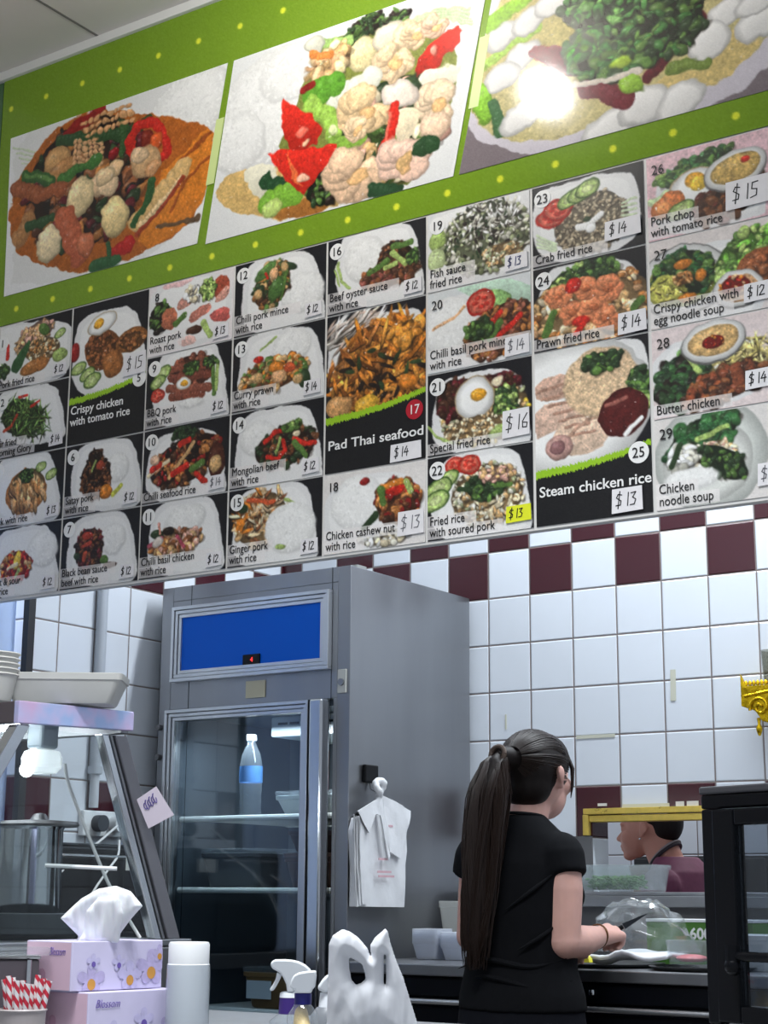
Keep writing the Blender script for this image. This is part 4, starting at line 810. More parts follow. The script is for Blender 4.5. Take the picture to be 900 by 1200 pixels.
# ------------------------------------------------------------------ upright fridge
FY, FX0, FX1, FZ, FB = 3.83, -3.462, -2.742, 2.052, 4.48
fg = thing('upright_fridge', ((FX0 + FX1) / 2, (FY + FB) / 2, 0), 'tall stainless steel upright fridge with glass door and blue header panel', 'fridge')
bd = MB()
t = .045
bd.bb(FX1 - t, FX1, FY, FB, .12, FZ); bd.bb(FX0, FX0 + t, FY, FB, .12, FZ)
bd.bb(FX0 + t, FX1 - t, FY, FB, FZ - t, FZ); bd.bb(FX0 + t, FX1 - t, FB - t, FB, .12, FZ - t); bd.bb(FX0 + t, FX1 - t, FY, FB - t, .12, .2)
bd.bb(FX0 + t, FX1 - t, FY, FY + .03, 1.672, FZ - t)
bd.bb(FX0 + t, -3.395, FY, FY + .03, .2, 1.672); bd.bb(-2.80, FX1 - t, FY, FY + .03, .2, 1.672)
bd.build('cabinet', STEEL, fg, smooth=False, bev=.002)
MB().bb(FX0 + .03, FX1 - .03, FY + .03, FB - .03, 0, .119).build('plinth', BLACK, fg, smooth=False)
LIN = mat('fridge_liner', (92, 100, 108), .35, .3)
ln = MB().bb(FX0 + t + .001, FX1 - t - .001, FB - t - .012, FB - t - .001, .202, 1.67).bb(FX0 + t + .001, FX0 + t + .010, FY + .031, FB - t - .013, .202, 1.67).bb(FX1 - t - .010, FX1 - t - .001, FY + .031, FB - t - .013, .202, 1.67).bb(FX0 + t + .011, FX1 - t - .011, FY + .031, FB - t - .013, 1.655, 1.67)
ln.build('liner', LIN, fg, smooth=False)
def frame(x0, x1, z0, z1, w, y, d, m, name, root, parent=None, rib=3):
    mb = MB()
    for k in range(rib):
        a = w * k / rib; b_ = w * (k + .86) / rib; dd = d * (1 - .18 * k)
        for p in ((x0 + a, x1 - a, z0 + a, z0 + b_), (x0 + a, x1 - a, z1 - b_, z1 - a), (x0 + a, x0 + b_, z0 + b_, z1 - b_), (x1 - b_, x1 - a, z0 + b_, z1 - b_)):
            mb.bb(p[0], p[1], y - dd, y - .001, p[2], p[3])
    mb.bb(x0 + .001, x1 - .001, y - d * .4, y - .0005, z0 + .001, z0 + w * .96).bb(x0 + .001, x1 - .001, y - d * .4, y - .0005, z1 - w * .96, z1 - .001)
    mb.bb(x0 + .001, x0 + w * .96, y - d * .4, y - .0005, z0 + w, z1 - w).bb(x1 - w * .96, x1 - .001, y - d * .4, y - .0005, z0 + w, z1 - w)
    return mb.build(name, m, root, parent, smooth=False, bev=.0012)
hd = frame(-3.404, -2.806, 1.754, 1.985, .036, FY, .022, ALU, 'header_frame', fg)
hp = MB().bb(-3.37, -2.84, FY - .008, FY - .001, 1.788, 1.952).build('header_panel', mat('blue_panel', (0, 92, 205), .4, spec=.2), fg, smooth=False); hp['label'] = 'plain bright blue header panel'
ds = MB().bb(-3.125, -3.062, FY - .013, FY - .0085, 1.788, 1.818).build('display', BLACK, fg, hp, smooth=False)
m = mat('red_digits', (255, 40, 40), .5); m.node_tree.nodes['Principled BSDF'].inputs['Emission Color'].default_value = (1, .03, .03, 1); m.node_tree.nodes['Principled BSDF'].inputs['Emission Strength'].default_value = 2.5
text('4', .020, m, 'display_digit', (-3.096, FY - .0135, 1.7955), fg, ds)
MB().bb(-3.118, -3.046, FY - .004, FY - .0005, 1.690, 1.740).build('sticker', mat('beige_tape', (190, 184, 160), .7), fg, smooth=False)['label'] = 'blank beige sticker'
lk = MB().bb(-2.782, -2.752, FY - .006, FY - .0005, 1.684, 1.752).build('lock_plate', mat('pale_plate', (196, 196, 190), .4), fg, smooth=False, bev=.002)
MB().lathe((0, 0, 0), [(0, -.004), (.010, -.004), (.010, .004), (0, .004)], 16)
lkc = MB().tube([(-2.767, FY - .012, 1.715), (-2.767, FY - .0065, 1.715)], .010, 16).build('lock_barrel', STEEL, fg, lk)
MB().bb(FX0 + .118, FX0 + .1195, FY - .0009, FY - .0002, .2, FZ).build('panel_seam', BLACK, fg, smooth=False)
MB().bb(FX1 - .0665, FX1 - .065, FY - .0009, FY - .0002, .2, FZ).build('panel_seam', BLACK, fg, smooth=False)
# door
dr_ = frame(-3.412, -2.868, .22, 1.668, .034, FY, .03, ALU, 'door', fg)
MB().bb(-3.375, -2.905, FY - .016, FY - .010, .26, 1.632).build('door_glass', glass('fridge_door_glass', (.80, .87, .92), 2.0, .03), fg, dr_, smooth=False)
hn = MB(); hn.bb(-2.852, -2.808, FY - .045, FY - .001, .22, 1.668)
hn.build('door_handle', CHROME, fg, dr_, smooth=False, bev=.006)
MB().bb(-2.866, -2.853, FY - .030, FY - .002, .22, 1.668).build('door_gasket', BLACK, fg, dr_, smooth=False)
for z in (1.62, 1.53): MB().tube([(FX0 + .012, FY - .016, z), (FX0 + .012, FY - .0005, z)], .009, 12).build('hinge_screw', STEELD, fg)
WIRE = mat('white_wire', (235, 236, 230), .4)
for z in (1.345, 1.137, .80, .50):
    s_ = MB(); s_.tube([(-3.40, FY + .05, z), (-2.80, FY + .05, z)], .0085, 8); s_.tube([(-3.40, FB - .08, z), (-2.80, FB - .08, z)], .005, 8)
    for k in range(25): s_.tube([(-3.39 + k * .0242, FY + .05, z), (-3.39 + k * .0242, FB - .08, z)], .0022, 5)
    s_.build('wire_shelf', WIRE, fg)
ev = MB().bb(-3.15, -2.81, FY + .16, FY + .45, 1.59, 1.652); ev.build('cooling_unit', mat('pale_grey_plastic', (190, 196, 200), .5), fg, smooth=False, bev=.006)
eg = MB()
for k in range(7): eg.bb(-3.12 + k * .044, -3.086 + k * .044, FY + .157, FY + .1595, 1.625, 1.632)
eg.build('cooling_vent', BLACK, fg, smooth=False)
# things inside the fridge
def bottle(x, y, z, lab):
    r = thing('water_bottle', (x, y, z), lab, 'bottle')
    MB().lathe((x, y, z), [(0, 0), (.03, 0), (.034, .008), (.031, .03), (.034, .045), (.031, .06), (.034, .075), (.034, .15), (.028, .185), (.013, .215), (.013, .225), (0, .225)], 24).build('bottle', CLEARP, r)
    MB().lathe((x, y, z), [(0, .2252), (.0155, .2252), (.0155, .243), (0, .243)], 18).build('cap', WHITEP, r)
    MB().lathe((x, y, z), [(.0346, .10), (.0352, .1), (.0352, .148), (.0346, .148), (.0346, .1)], 24).build('bottle_wrap', mat('blue_wrap', (90, 140, 200), .4), r)
bottle(-3.19, FY + .12, 1.353, 'clear water bottle with a blue wrap on the top shelf of the fridge')
def tub(name, c, w, d, h, m, lab, cat, rim=.008, taper=.86, lid=None, rz=0, group=None, label_m=None, ri=None):
    """open tapered tub with wall thickness and a rolled rim"""
    r = thing(name, c, lab, cat, group)
    R = np.array(Matrix.Rotation(rz, 3, 'Z'))
    def ring(s, z, ins=0, n=4):
        P = []
        hw, hd_ = w / 2 * s - ins, d / 2 * s - ins; cr = min(hw, hd_) * .22
        for sx, sy, a0 in ((1, 1, 0), (-1, 1, 90), (-1, -1, 180), (1, -1, 270)):
            for k in range(n):
                a = math.radians(a0 + 90 * k / (n - 1)); P.append(V(c[0], c[1], c[2]) + R @ V(sx * (hw - cr) + cr * math.cos(a), sy * (hd_ - cr) + cr * math.sin(a), z))
        return P
    L = [ring(taper * .96, 0), ring(taper, .004), ring(.985, h - rim * 1.6), ring(1.0 + .02, h - rim * 1.5), ring(1.03, h - .001), ring(1.0, h), ring(.965, h - rim, .002), ring(taper, .006, .003)]
    mb = MB(); n = len(L[0]); vs_ = [p for l in L for p in l]; fs_ = []
    for i in range(len(L) - 1):
        for k in range(n): fs_.append((i * n + k, i * n + (k + 1) % n, (i + 1) * n + (k + 1) % n, (i + 1) * n + k))
    fs_.append(tuple(range(n))[::-1]); fs_.append(tuple((len(L) - 1) * n + k for k in range(n)))
    mb.add(vs_, fs_).build('tub_body', m, r)
    if lid is not None:
        l = MB(); LL = [ring(1.035, h + .0012), ring(1.04, h + .012), ring(.99, h + .014), ring(.97, h + .010), ring(.3, h + .010)]
        vs_ = [p for q in LL for p in q]; fs_ = []
        for i in range(len(LL) - 1):
            for k in range(n): fs_.append((i * n + k, i * n + (k + 1) % n, (i + 1) * n + (k + 1) % n, (i + 1) * n + k))
        fs_.append(tuple(range(n))[::-1]); fs_.append(tuple((len(LL) - 1) * n + k for k in range(n)))
        l.add(vs_, fs_).build('lid', lid, r)
    return r
tub('food_tub', (-2.95, FY + .22, 1.353), .24, .28, .055, mat('milky_tub', (200, 206, 206), .4), 'shallow white tub on the top shelf of the fridge, right of the water bottle', 'tub', lid=CLEARP)
tub('food_tub', (-3.02, FY + .25, .508), .34, .34, .12, mat('brown_tinted_tub', (128, 104, 84), .35), 'brownish storage tub low in the fridge with a pale paper note on its front', 'tub', lid=CLEARP)
nt_ = MB().bb(-3.13, -3.02, FY + .066, FY + .0675, .545, .60)
tub('food_tub', (-3.23, FY + .22, 1.145), .22, .3, .10, mat('grey_tub', (110, 112, 116), .4), 'grey food tub on the second shelf of the fridge, left', 'tub', lid=CLEARP)
tub('food_tub', (-2.94, FY + .24, 1.145), .20, .3, .085, mat('brown_tub', (90, 62, 50), .4), 'brown food tub on the second shelf of the fridge, lower of two on the right', 'tub', lid=mat('brown_lid', (104, 76, 62), .4))
tub('food_tub', (-2.94, FY + .24, 1.247), .19, .28, .06, mat('dark_brown_tub', (70, 50, 44), .4), 'dark food tub stacked on the brown tub on the second fridge shelf', 'tub')
tub('food_tub', (-3.03, FY + .18, .808), .26, .24, .10, mat('amber_tub', (150, 116, 76), .35), 'amber storage tub on the third shelf of the fridge with a pale paper label', 'tub', lid=CLEARP)
ck = thing('brown_carton', (-2.90, FY + .46, 1.353), 'brown carton standing at the back right of the top fridge shelf', 'carton')
MB().bb(-2.99, -2.82, FY + .38, FY + .54, 1.3535, 1.56).build('carton', mat('brown_card', (112, 74, 58), .6, 0, .1, 20), ck, smooth=False, bev=.003)
MB().bb(-2.99, -2.82, FY + .378, FY + .3795, 1.43, 1.49).build('carton_band', mat('dark_red_card', (110, 44, 44), .6), ck, smooth=False)
o = MB().bb(-3.135, -3.045, FY + .055, FY + .0565, .835, .885).build('paper_label', mat('note_paper', (206, 212, 214), .7), smooth=False)
tag(recenter(o), 'pale paper label on the front of the amber tub inside the fridge', 'label')
# things on top of the fridge, seen in the gap under the menu
for k, (x, w, h, c, lab) in enumerate(((-3.02, .06, .06, (200, 202, 200), 'small white tub on top of the fridge, left of the steel tin'), (-2.94, .05, .065, (150, 152, 150), 'steel tin on top of the fridge beside the small white tub'))):
    tub('storage_tin', (x, FY + .30, FZ + .001), w, w, h, mat('tin%d' % k, c, .35, .3 * k), lab, 'container', taper=.95)

# magnetic hook and carrier bags on the fridge side
mg = thing('magnetic_hook', (FX1 + .008, 3.925, 1.43), 'square black magnetic hook high on the steel side of the fridge', 'hook')
MB().bb(FX1 + .0005, FX1 + .014, 3.893, 3.958, 1.436, 1.487).build('magnet', BLACK, mg, smooth=False, bev=.004)
MB().tube([(FX1 + .006, 3.925, 1.44), (FX1 + .010, 3.925, 1.42), (FX1 + .030, 3.925, 1.41), (FX1 + .036, 3.925, 1.428)], .0035, 8).build('hook', STEEL, mg)
BAGW = glass('white_bag_film', (.9, .9, .92), .5, .25, .86, (.88, .89, .92))
BAGM = mat('white_bag_pack', (222, 223, 226), .38, 0, .03, 25, .5, 28, sub=.0)
bp_ = thing('carrier_bag_pack', (FX1 + .012, 3.965, 1.09), 'pack of white plastic carrier bags hanging from the hook on the fridge side', 'carrier bags')
def sheet(outline, x, th, name, bulge=.006, m=BAGM, parent=None, seed=0, root=None):
    """a soft flat pack: outline in (y, z) on the fridge side, front wrinkled"""
    bm = bmesh.new()
    P = np.array(outline); 
    vs_ = [bm.verts.new((x, p[0], p[1])) for p in outline]; f = bm.faces.new(vs_)
    bmesh.ops.triangulate(bm, faces=[f]); bmesh.ops.subdivide_edges(bm, edges=bm.edges[:], cuts=5, use_grid_fill=True)
    r = bmesh.ops.extrude_face_region(bm, geom=bm.faces[:]); ev_ = [v for v in r['geom'] if isinstance(v, bmesh.types.BMVert)]
    for v in ev_:
        n = mnoise.noise(Vector((v.co.y * 22 + seed, v.co.z * 14, 0))) + .6 * mnoise.noise(Vector((v.co.y * 50, v.co.z * 44 + seed, 3)))
        v.co.x += th + bulge * n
    bmesh.ops.recalc_face_normals(bm, faces=bm.faces)
    me = bpy.data.meshes.new(name); off = Vector(root.location)
    for v in bm.verts: v.co -= off
    bm.to_mesh(me); bm.free(); me.materials.append(m); me.polygons.foreach_set('use_smooth', [True] * len(me.polygons)); me.set_sharp_from_angle(angle=math.radians(60))
    o = bpy.data.objects.new(name, me); COL.objects.link(o); o.parent = parent or root; return o
sheet([(3.835, 1.095), (4.085, 1.093), (4.092, 1.33), (4.07, 1.36), (4.00, 1.362), (3.955, 1.385), (3.93, 1.38), (3.90, 1.345), (3.84, 1.335), (3.825, 1.30), (3.835, 1.2)], FX1 + .003, .018, 'bag_stack', root=bp_)
for k in range(3):
    sheet([(3.822 + .006 * k, 1.345 - .004 * k), (3.862 + .01 * k, 1.30), (3.868 + .01 * k, 1.10), (3.838 + .008 * k, 1.094 + .004 * k), (3.828 + .005 * k, 1.2)], FX1 + .0225 + .005 * k, .003, 'bag_edge', .003, seed=k * 5, root=bp_)
sheet([(3.815, 1.352), (3.905, 1.388), (3.935, 1.405), (3.94, 1.36), (3.975, 1.235), (3.968, 1.222), (3.945, 1.29), (3.925, 1.345), (3.90, 1.348), (3.88, 1.33), (3.868, 1.295), (3.85, 1.325)], FX1 + .040, .004, 'torn_flap', .003, root=bp_)
sheet([(3.945, 1.402), (4.00, 1.392), (4.095, 1.365), (4.093, 1.348), (4.045, 1.228), (3.985, 1.245), (4.02, 1.355), (3.96, 1.372)], FX1 + .028, .006, 'folded_handle', .004, root=bp_)
kn = MB()
for a in range(10):
    t_ = a * .63; kn.ball((FX1 + .040 + .006 * math.sin(2 * t_), 3.925 + .016 * math.cos(t_), 1.424 + .018 * math.sin(t_)), .011, 8, 6)
blob(kn.caps((FX1 + .04, 3.925, 1.41), .009, (FX1 + .03, 3.935, 1.385), .012), 'knot', BAGM, bp_, voxel=.004, smooth=3)
PRT = mat('faded_pink_ink', (206, 168, 176), .6)
pm = MB()
for k, (y, z, w) in enumerate(((3.99, 1.318, .022), (3.955, 1.225, .05), (3.96, 1.19, .07), (3.97, 1.178, .08))):
    pm.bb(FX1 + .0335, FX1 + .0342, y - w / 2, y + w / 2, z - .003, z + .003)
pm.build('faded_print', PRT, bp_, smooth=False)

# ------------------------------------------------------------------ work counter along the back wall
wc = thing('work_counter', (-1.9, 4.12, 0), 'black drawer counter with a steel worktop along the tiled back wall', 'counter')
CT = .951
MB().bb(-2.735, -.9, 3.77, 4.497, .922, CT).build('worktop', STEEL, wc, smooth=False, bev=.003)
MB().bb(-2.735, -.9, 3.80, 4.497, .08, .921).build('carcass', BLACKM, wc, smooth=False)
for x0, x1 in ((-2.73, -2.32), (-2.312, -1.62), (-1.612, -.91)):
    d_ = MB().bb(x0 + .004, x1 - .004, 3.782, 3.799, .872, .917).build('drawer', BLACKM, wc, smooth=False, bev=.002)
    MB().lathe(((x0 + x1) / 2 - .0, 3.776, .898), [(0, -.006), (.008, -.006), (.009, 0), (.008, .006), (0, .006)], 14).build('knob', CHROME, wc, d_)
    e_ = MB().bb(x0 + .004, x1 - .004, 3.782, 3.799, .60, .846).build('door', BLACKM, wc, smooth=False, bev=.002)
    MB().tube([(x0 + .008, 3.774, .858), (x1 - .008, 3.774, .858)], .0075, 10).build('rail_handle', ALU, wc, e_)
# round steel trays and food on the worktop
def tray(x, y, r, lab):
    o = MB().lathe((x, y, CT + .0005), [(0, 0), (r * .9, 0), (r, .010), (r * 1.02, .010), (r * .92, .002), (0, .002)], 40).build('serving_tray', STEELD)
    tag(recenter(o), lab, 'tray', 'steel trays on the worktop')
tray(-2.03, 3.98, .15, 'round steel tray holding the white paper and lemon, by the woman\'s hand')
tray(-1.74, 3.93, .13, 'round steel tray under the clear pot of pink relish')
pw_ = MB()
n = 14; vs_ = []; fs_ = []
random.seed(3)
for i in range(n):
    for j in range(n):
        x = -2.10 + .26 * i / (n - 1); y = 3.93 + .14 * j / (n - 1)
        z = CT + .014 + .022 * (mnoise.noise(Vector((x * 18, y * 22, 1))) + .5) * (.3 + .7 * math.sin(PI * i / (n - 1))) + .02 * i / n
        vs_.append((x, y, z))
for i in range(n - 1):
    for j in range(n - 1): fs_.append((i * n + j, (i + 1) * n + j, (i + 1) * n + j + 1, i * n + j + 1))
o = pw_.add(vs_, fs_).build('wrapping_paper', mat('white_paper', (226, 228, 232), .6)); so_ = o.modifiers.new('s', 'SOLIDIFY'); so_.thickness = .010; so_.offset = -1
tag(recenter(o), 'crumpled white wrapping paper lying on the steel tray below the clear bag', 'paper')
lm = MB(); c0 = V(-2.062, 3.905, CT + .012)
lv = [c0 + V(.028 * math.cos(a), -.010, .026 * math.sin(a)) for a in np.linspace(0, PI, 9)] + [c0 + V(.026 * math.cos(a), .014, .022 * math.sin(a)) for a in np.linspace(0, PI, 9)]
lf = [tuple(range(9)), tuple(range(9, 18))[::-1]] + [(i, i + 1, i + 10, i + 9) for i in range(8)] + [(0, 9, 17, 8)]
o = lm.add(lv, lf).build('lemon_wedge', mat('lemon_yellow', (226, 220, 60), .4), ang=60); tag(recenter(o), 'yellow lemon wedge on the steel tray beside the woman', 'lemon')
# clear plastic produce bag, puffed up
pb = MB(); c0 = V(-1.975, 4.065, CT + .06)
vs_ = []; nu, nv = 30, 18
for i in range(nv + 1):
    t_ = PI * i / nv
    for k in range(nu):
        a = 2 * PI * k / nu
        d = V(math.sin(t_) * math.cos(a), math.sin(t_) * math.sin(a), math.cos(t_))
        n_ = mnoise.noise(Vector(d * 3.1 + V(4, 0, 0))) * .18 + mnoise.noise(Vector(d * 7)) * .12 + abs(mnoise.noise(Vector(d * 13))) * .07
        p = c0 + V(.128, .075, .105) * d * (1 + n_); p[2] = max(p[2], CT + .036 + .004 * (n_ + .3)); 
        p[0] += .02 * (d[2] < .2) * d[0]
        vs_.append(p)
fs_ = [(i * nu + k, i * nu + (k + 1) % nu, (i + 1) * nu + (k + 1) % nu, (i + 1) * nu + k) for i in range(nv) for k in range(nu)]
FILM = glass('clear_film', (.95, .97, .97), 3.0, .10, .07, (.9, .92, .94))
o = pb.add(vs_, fs_).build('clear_bag', FILM, ang=25)
tag(recenter(o), 'puffed clear plastic bag on the worktop in front of the woman\'s hand', 'bag')
# green carton reading 600
gc = thing('green_carton', (-1.815, 4.17, CT), 'green and white carton marked 600 behind the pot of pink relish', 'carton')
MB().bb(-2.00, -1.70, 4.16, 4.26, CT + .001, 1.062).build('carton', mat('green_card', (74, 124, 44), .5), gc, smooth=False, bev=.002)
MB().bb(-2.001, -1.699, 4.159, 4.261, 1.0625, 1.070).build('carton_top', WHITEP, gc, smooth=False, bev=.001)
text('600', .040, WINK, 'carton_lettering', (-1.876, 4.1585, 1.020), gc, bold=.0012)
rp = tub('relish_pot', (-1.80, 4.0, CT + .012), .10, .10, .058, CLEARP, 'small clear pot of pink relish beside the green 600 carton', 'pot', taper=.9)
rb = MB().ball((-1.80, 4.0, CT + .026), (.040, .040, .010), 16, 8).build('relish', mat('pink_relish', (214, 120, 124), .4, 0, .2, 90), rp)
bx = tub('white_tub', (-1.64, 4.02, CT + .001), .18, .16, .085, mat('pale_tub', (206, 210, 212), .45), 'pale oblong tub on the worktop seen through the black display cabinet', 'tub')
scp = MB().bar((-1.69, 4.03, 1.02), (-1.735, 4.06, 1.10), .022, .008, (0, -1, .3)).ball((-1.737, 4.061, 1.104), (.014, .006, .014), 10, 8).build('scoop', WHITEP)
tag(recenter(scp), 'white scoop leaning in the pale oblong tub', 'scoop')
# herb tub on the hatch shelf
hb = tub('herb_tub', (-2.212, 4.46, 1.1405), .25, .11, .076, glass('herb_tub_plastic', (.9, .93, .93), 1.1, .06, .16), 'clear tub of chopped green herbs on the steel hatch shelf', 'tub', taper=.9)
hm = MB(); rg = random.Random(8)
for k in range(420):
    hm.ball((-2.235 + rg.uniform(-.078, .078), 4.46 + rg.uniform(-.035, .035), 1.150 + rg.uniform(0, .034)), (.008, .004, .003), 5, 4, np.array(Matrix.Rotation(rg.uniform(0, 3), 3, (rg.random(), rg.random(), rg.random() + .1))))
hm.build('chopped_herbs', mat('herb_green', (62, 112, 44), .6, 0, .4, 120), hb)['kind'] = 'stuff'
# clear tubs on the worktop left of the woman
for k, (x, h) in enumerate(((-2.625, .06), (-2.53, .05))):
    src = None
    for j in range(6):
        c = (x, 4.08, CT + .001 + j * .006)
        lab = ('lowest' if j == 0 else 'topmost' if j == 5 else ['second', 'third', 'fourth', 'fifth'][j - 1]) + ' clear takeaway tub in the %s nested stack by the fridge' % ('left' if k == 0 else 'right')
        if src is None: src = tub('takeaway_tub', c, .085, .085, .045 + .008 * (k == 0), glass('tub_film', (.9, .92, .95), 1.2, .1, .42, (.88, .90, .95)), lab, 'takeaway tub', taper=.8, group='nested clear takeaway tubs by the fridge')
        else: dup(src, (0, 0, j * .006), lab)
bk = tub('tall_tub', (-2.637, 4.27, CT + .03), .11, .11, .130, glass('tall_tub_film', (.86, .87, .86), 1, .1, .45, (.74, .74, .72)), 'tall hazy plastic tub with a rim behind the nested takeaway tubs', 'tub', taper=.78, rim=.012)
o = tub('storage_box', (-2.637, 4.27, CT + .0005), .13, .13, .028, mat('grey_box', (120, 122, 126), .5), 'low grey box under the tall hazy tub on the worktop', 'box')
# gold wall shelf with a glass on it
GOLD = mat('gold_foil', (214, 176, 26), .26, .85, .25, 40, .6, 45)
gs = thing('gold_shelf', (-1.70, 4.44, 1.58), 'ornate gold carved shelf hung on the tiled wall at the right edge', 'shelf')
gm = MB(); gm.bb(-1.795, -1.61, 4.40, 4.508, 1.66, 1.70)
gm.build('shelf_body', GOLD, gs, smooth=False, bev=.004)
gp = MB().slab([(-1.80, 4.395, 1.735), (-1.785, 4.395, 1.70), (-1.62, 4.395, 1.70), (-1.605, 4.395, 1.735), (-1.605, 4.395, 1.645), (-1.64, 4.395, 1.625), (-1.66, 4.395, 1.60), (-1.70, 4.395, 1.59), (-1.74, 4.395, 1.60), (-1.76, 4.395, 1.63), (-1.80, 4.395, 1.645)], (0, -.012, 0))
gp.build('front_panel', GOLD, gs, smooth=False, bev=.002)
g2 = MB()
for s_, cx in ((1, -1.745), (-1, -1.66)):
    g2.tube([(cx + s_ * (.003 + .0035 * a) * math.cos(a * 1.3) , 4.379, 1.640 + (.003 + .0035 * a) * math.sin(a * 1.3)) for a in np.linspace(0, 7.5, 40)], .0042, 6)
g2.tube([(-1.79, 4.379, 1.672), (-1.70, 4.379, 1.685), (-1.615, 4.379, 1.672)], .004, 6)
g2.build('scroll_carving', GOLD, gs)
g3 = MB()
for k in range(15): g3.lathe((-1.785 + k * .0115, 4.388, 1.7005), [(0, 0), (.005, 0), (.006, .008), (.003, .014), (0, .016)], 8)
g3.build('beaded_edge', GOLD, gs)
for x in (-1.752, -1.648):
    MB().lathe((x, 4.389, 1.560), [(0, 0), (.004, .003), (.008, .014), (.009, .022), (.004, .034), (.006, .05), (0, .052)], 10).build('tassel', GOLD, gs)
gl_ = MB().lathe((-1.735, 4.455, 1.7005), [(0, 0), (.022, 0), (.028, .105), (.0265, .105), (.021, .004), (0, .004)], 24).build('drinking_glass', glass('tumbler_glass', (.72, .72, .68), 1.3))
tag(recenter(gl_), 'clear tumbler standing on the ornate gold wall shelf', 'glass')
# scraps of tape left on the tiles
TAPE = mat('old_tape', (196, 196, 180), .7); 
def scrap(x, z, w, h, lab, m=TAPE, rot=0):
    o = MB().box((x, WY - .0012, z), (w, .0012, h), R=np.array(Matrix.Rotation(rot, 3, 'Y'))).build('tape_scrap', m, smooth=False)
    tag(recenter(o), lab, 'tape')
def wp(u, v): P = at(u, v, 1, WY); return P[0], P[2]
scrap(*wp(789, 803), .017, .092, 'vertical strip of old yellowed tape on the white tiles', rot=.02)
scrap(*wp(593, 846), .006, .046, 'tiny vertical tape scrap on the tile just above the woman\'s head')
scrap(*wp(757, 945), .15, .016, 'wide worn tape strip on the white tile above the brass frame')
scrap(*wp(698, 863), .13, .010, 'faint yellow tape line on the white tile right of the woman\'s head')
scrap(*wp(812, 944), .036, .026, 'torn tape patch on the maroon tile beside the black cabinet', mat('pale_tape', (206, 206, 206), .6))
scrap(*wp(797, 942), .026, .014, 'small torn white paper bit left on the maroon tile', mat('pale_tape', (206, 206, 206), .6))
scrap(*wp(706, 943), .030, .008, 'white paper scrap on the maroon tile right of the woman', mat('pale_tape', (206, 206, 206), .6))

# ------------------------------------------------------------------ customer counter
SZ = .888
kc = thing('service_counter', (-2.1, 2.35, 0), 'service counter at the front that carries the glass case and tissue boxes', 'counter')
MB().bb(-3.50, -.70, 1.72, 2.80, SZ - .04, SZ).build('countertop', mat('grey_worktop', (128, 130, 134), .35, 0, .08, 20), kc, smooth=False, bev=.004)
MB().bb(-3.48, -.72, 1.78, 2.76, .10, SZ - .041).build('front_panel', mat('counter_panel', (96, 92, 92), .5), kc, smooth=False)
MB().bb(-3.46, -.74, 1.84, 2.72, 0, .099).build('kickboard', BLACK, kc, smooth=False)

# ---- slanted glass food display case
XC, XL = -2.40, -3.40
dc = thing('glass_display_case', (-2.9, 2.38, SZ), 'steel framed slanted glass food display case at the left of the service counter', 'display case')
MB().bb(XL, XC + .012, 1.96, 2.765, SZ + .001, 1.018).build('base', STEELD, dc, smooth=False, bev=.004)
MB().bb(XL, XC + .014, 1.955, 2.770, 1.0185, 1.032).build('base_rim', STEEL, dc, smooth=False, bev=.002)
LILAC_REFL = mat('painted_lilac_reflection', (206, 196, 232), .18, .35)  # polished steel edge, its lilac, pink and blue reflections painted into the colour
_nt = LILAC_REFL.node_tree; _n = _nt.nodes.new('ShaderNodeTexNoise'); _n.inputs['Scale'].default_value = 16; _g = _nt.nodes.new('ShaderNodeNewGeometry'); _nt.links.new(_g.outputs['Position'], _n.inputs['Vector'])
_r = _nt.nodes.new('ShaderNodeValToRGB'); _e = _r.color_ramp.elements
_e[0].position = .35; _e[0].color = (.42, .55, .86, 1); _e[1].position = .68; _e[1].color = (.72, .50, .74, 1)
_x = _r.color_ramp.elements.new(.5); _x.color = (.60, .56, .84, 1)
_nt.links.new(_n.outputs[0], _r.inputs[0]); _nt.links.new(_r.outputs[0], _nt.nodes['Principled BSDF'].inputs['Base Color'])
MB().bb(XL, XC - .001, 2.246, 2.268, 1.442, 1.484).build('front_top_rail', mat('dark_bronze_rail', (92, 84, 88), .35, .3), dc, smooth=False, bev=.002)
te = MB().slab([(XC - .0005, 2.244, 1.440), (XC - .0005, 2.566, 1.452), (XC - .0005, 2.566, 1.492), (XC - .0005, 2.244, 1.484)], (.014, 0, 0)).build('end_top_rail', LILAC_REFL, dc, smooth=False, bev=.002); te['label'] = 'steel top edge strip with painted lilac reflections'
MB().bb(XL, XC - .002, 2.27, 2.545, 1.470, 1.476).build('top_plate', STEEL, dc, smooth=False)
MB().bb(XL, XC - .001, 2.545, 2.567, 1.446, 1.478).build('rear_top_rail', STEEL, dc, smooth=False, bev=.002)
def chan(a, b, w, x0, x1, m, name):
    (ya, za), (yb_, zb) = a, b
    return MB().slab([(x0, ya, za), (x0, ya + w, za), (x0, yb_ + w, zb), (x0, yb_, zb)], (x1 - x0, 0, 0)).build(name, m, dc, smooth=False, bev=.002)
chan((2.252, 1.440), (1.985, 1.033), .034, XC - .022, XC + .004, CHROME, 'front_end_post')
chan((2.485, 1.440), (2.668, 1.033), .020, XC - .020, XC + .002, CHROME, 'inner_end_post')
chan((2.510, 1.440), (2.694, 1.033), .008, XC - .020, XC + .001, STEEL, 'inner_end_post')
chan((2.520, 1.440), (2.706, 1.033), .036, XC - .030, XC + .006, mat('grey_channel', (118, 118, 124), .42, .6), 'rear_end_post')
for a, b, w in (((2.252, 1.440), (1.985, 1.033), .034), ((2.50, 1.440), (2.69, 1.033), .034)):
    (ya, za), (yb_, zb) = a, b
    MB().slab([(XL, ya, za), (XL, ya + w, za), (XL, yb_ + w, zb), (XL, yb_, zb)], (.022, 0, 0)).build('far_end_post', STEEL, dc, smooth=False)
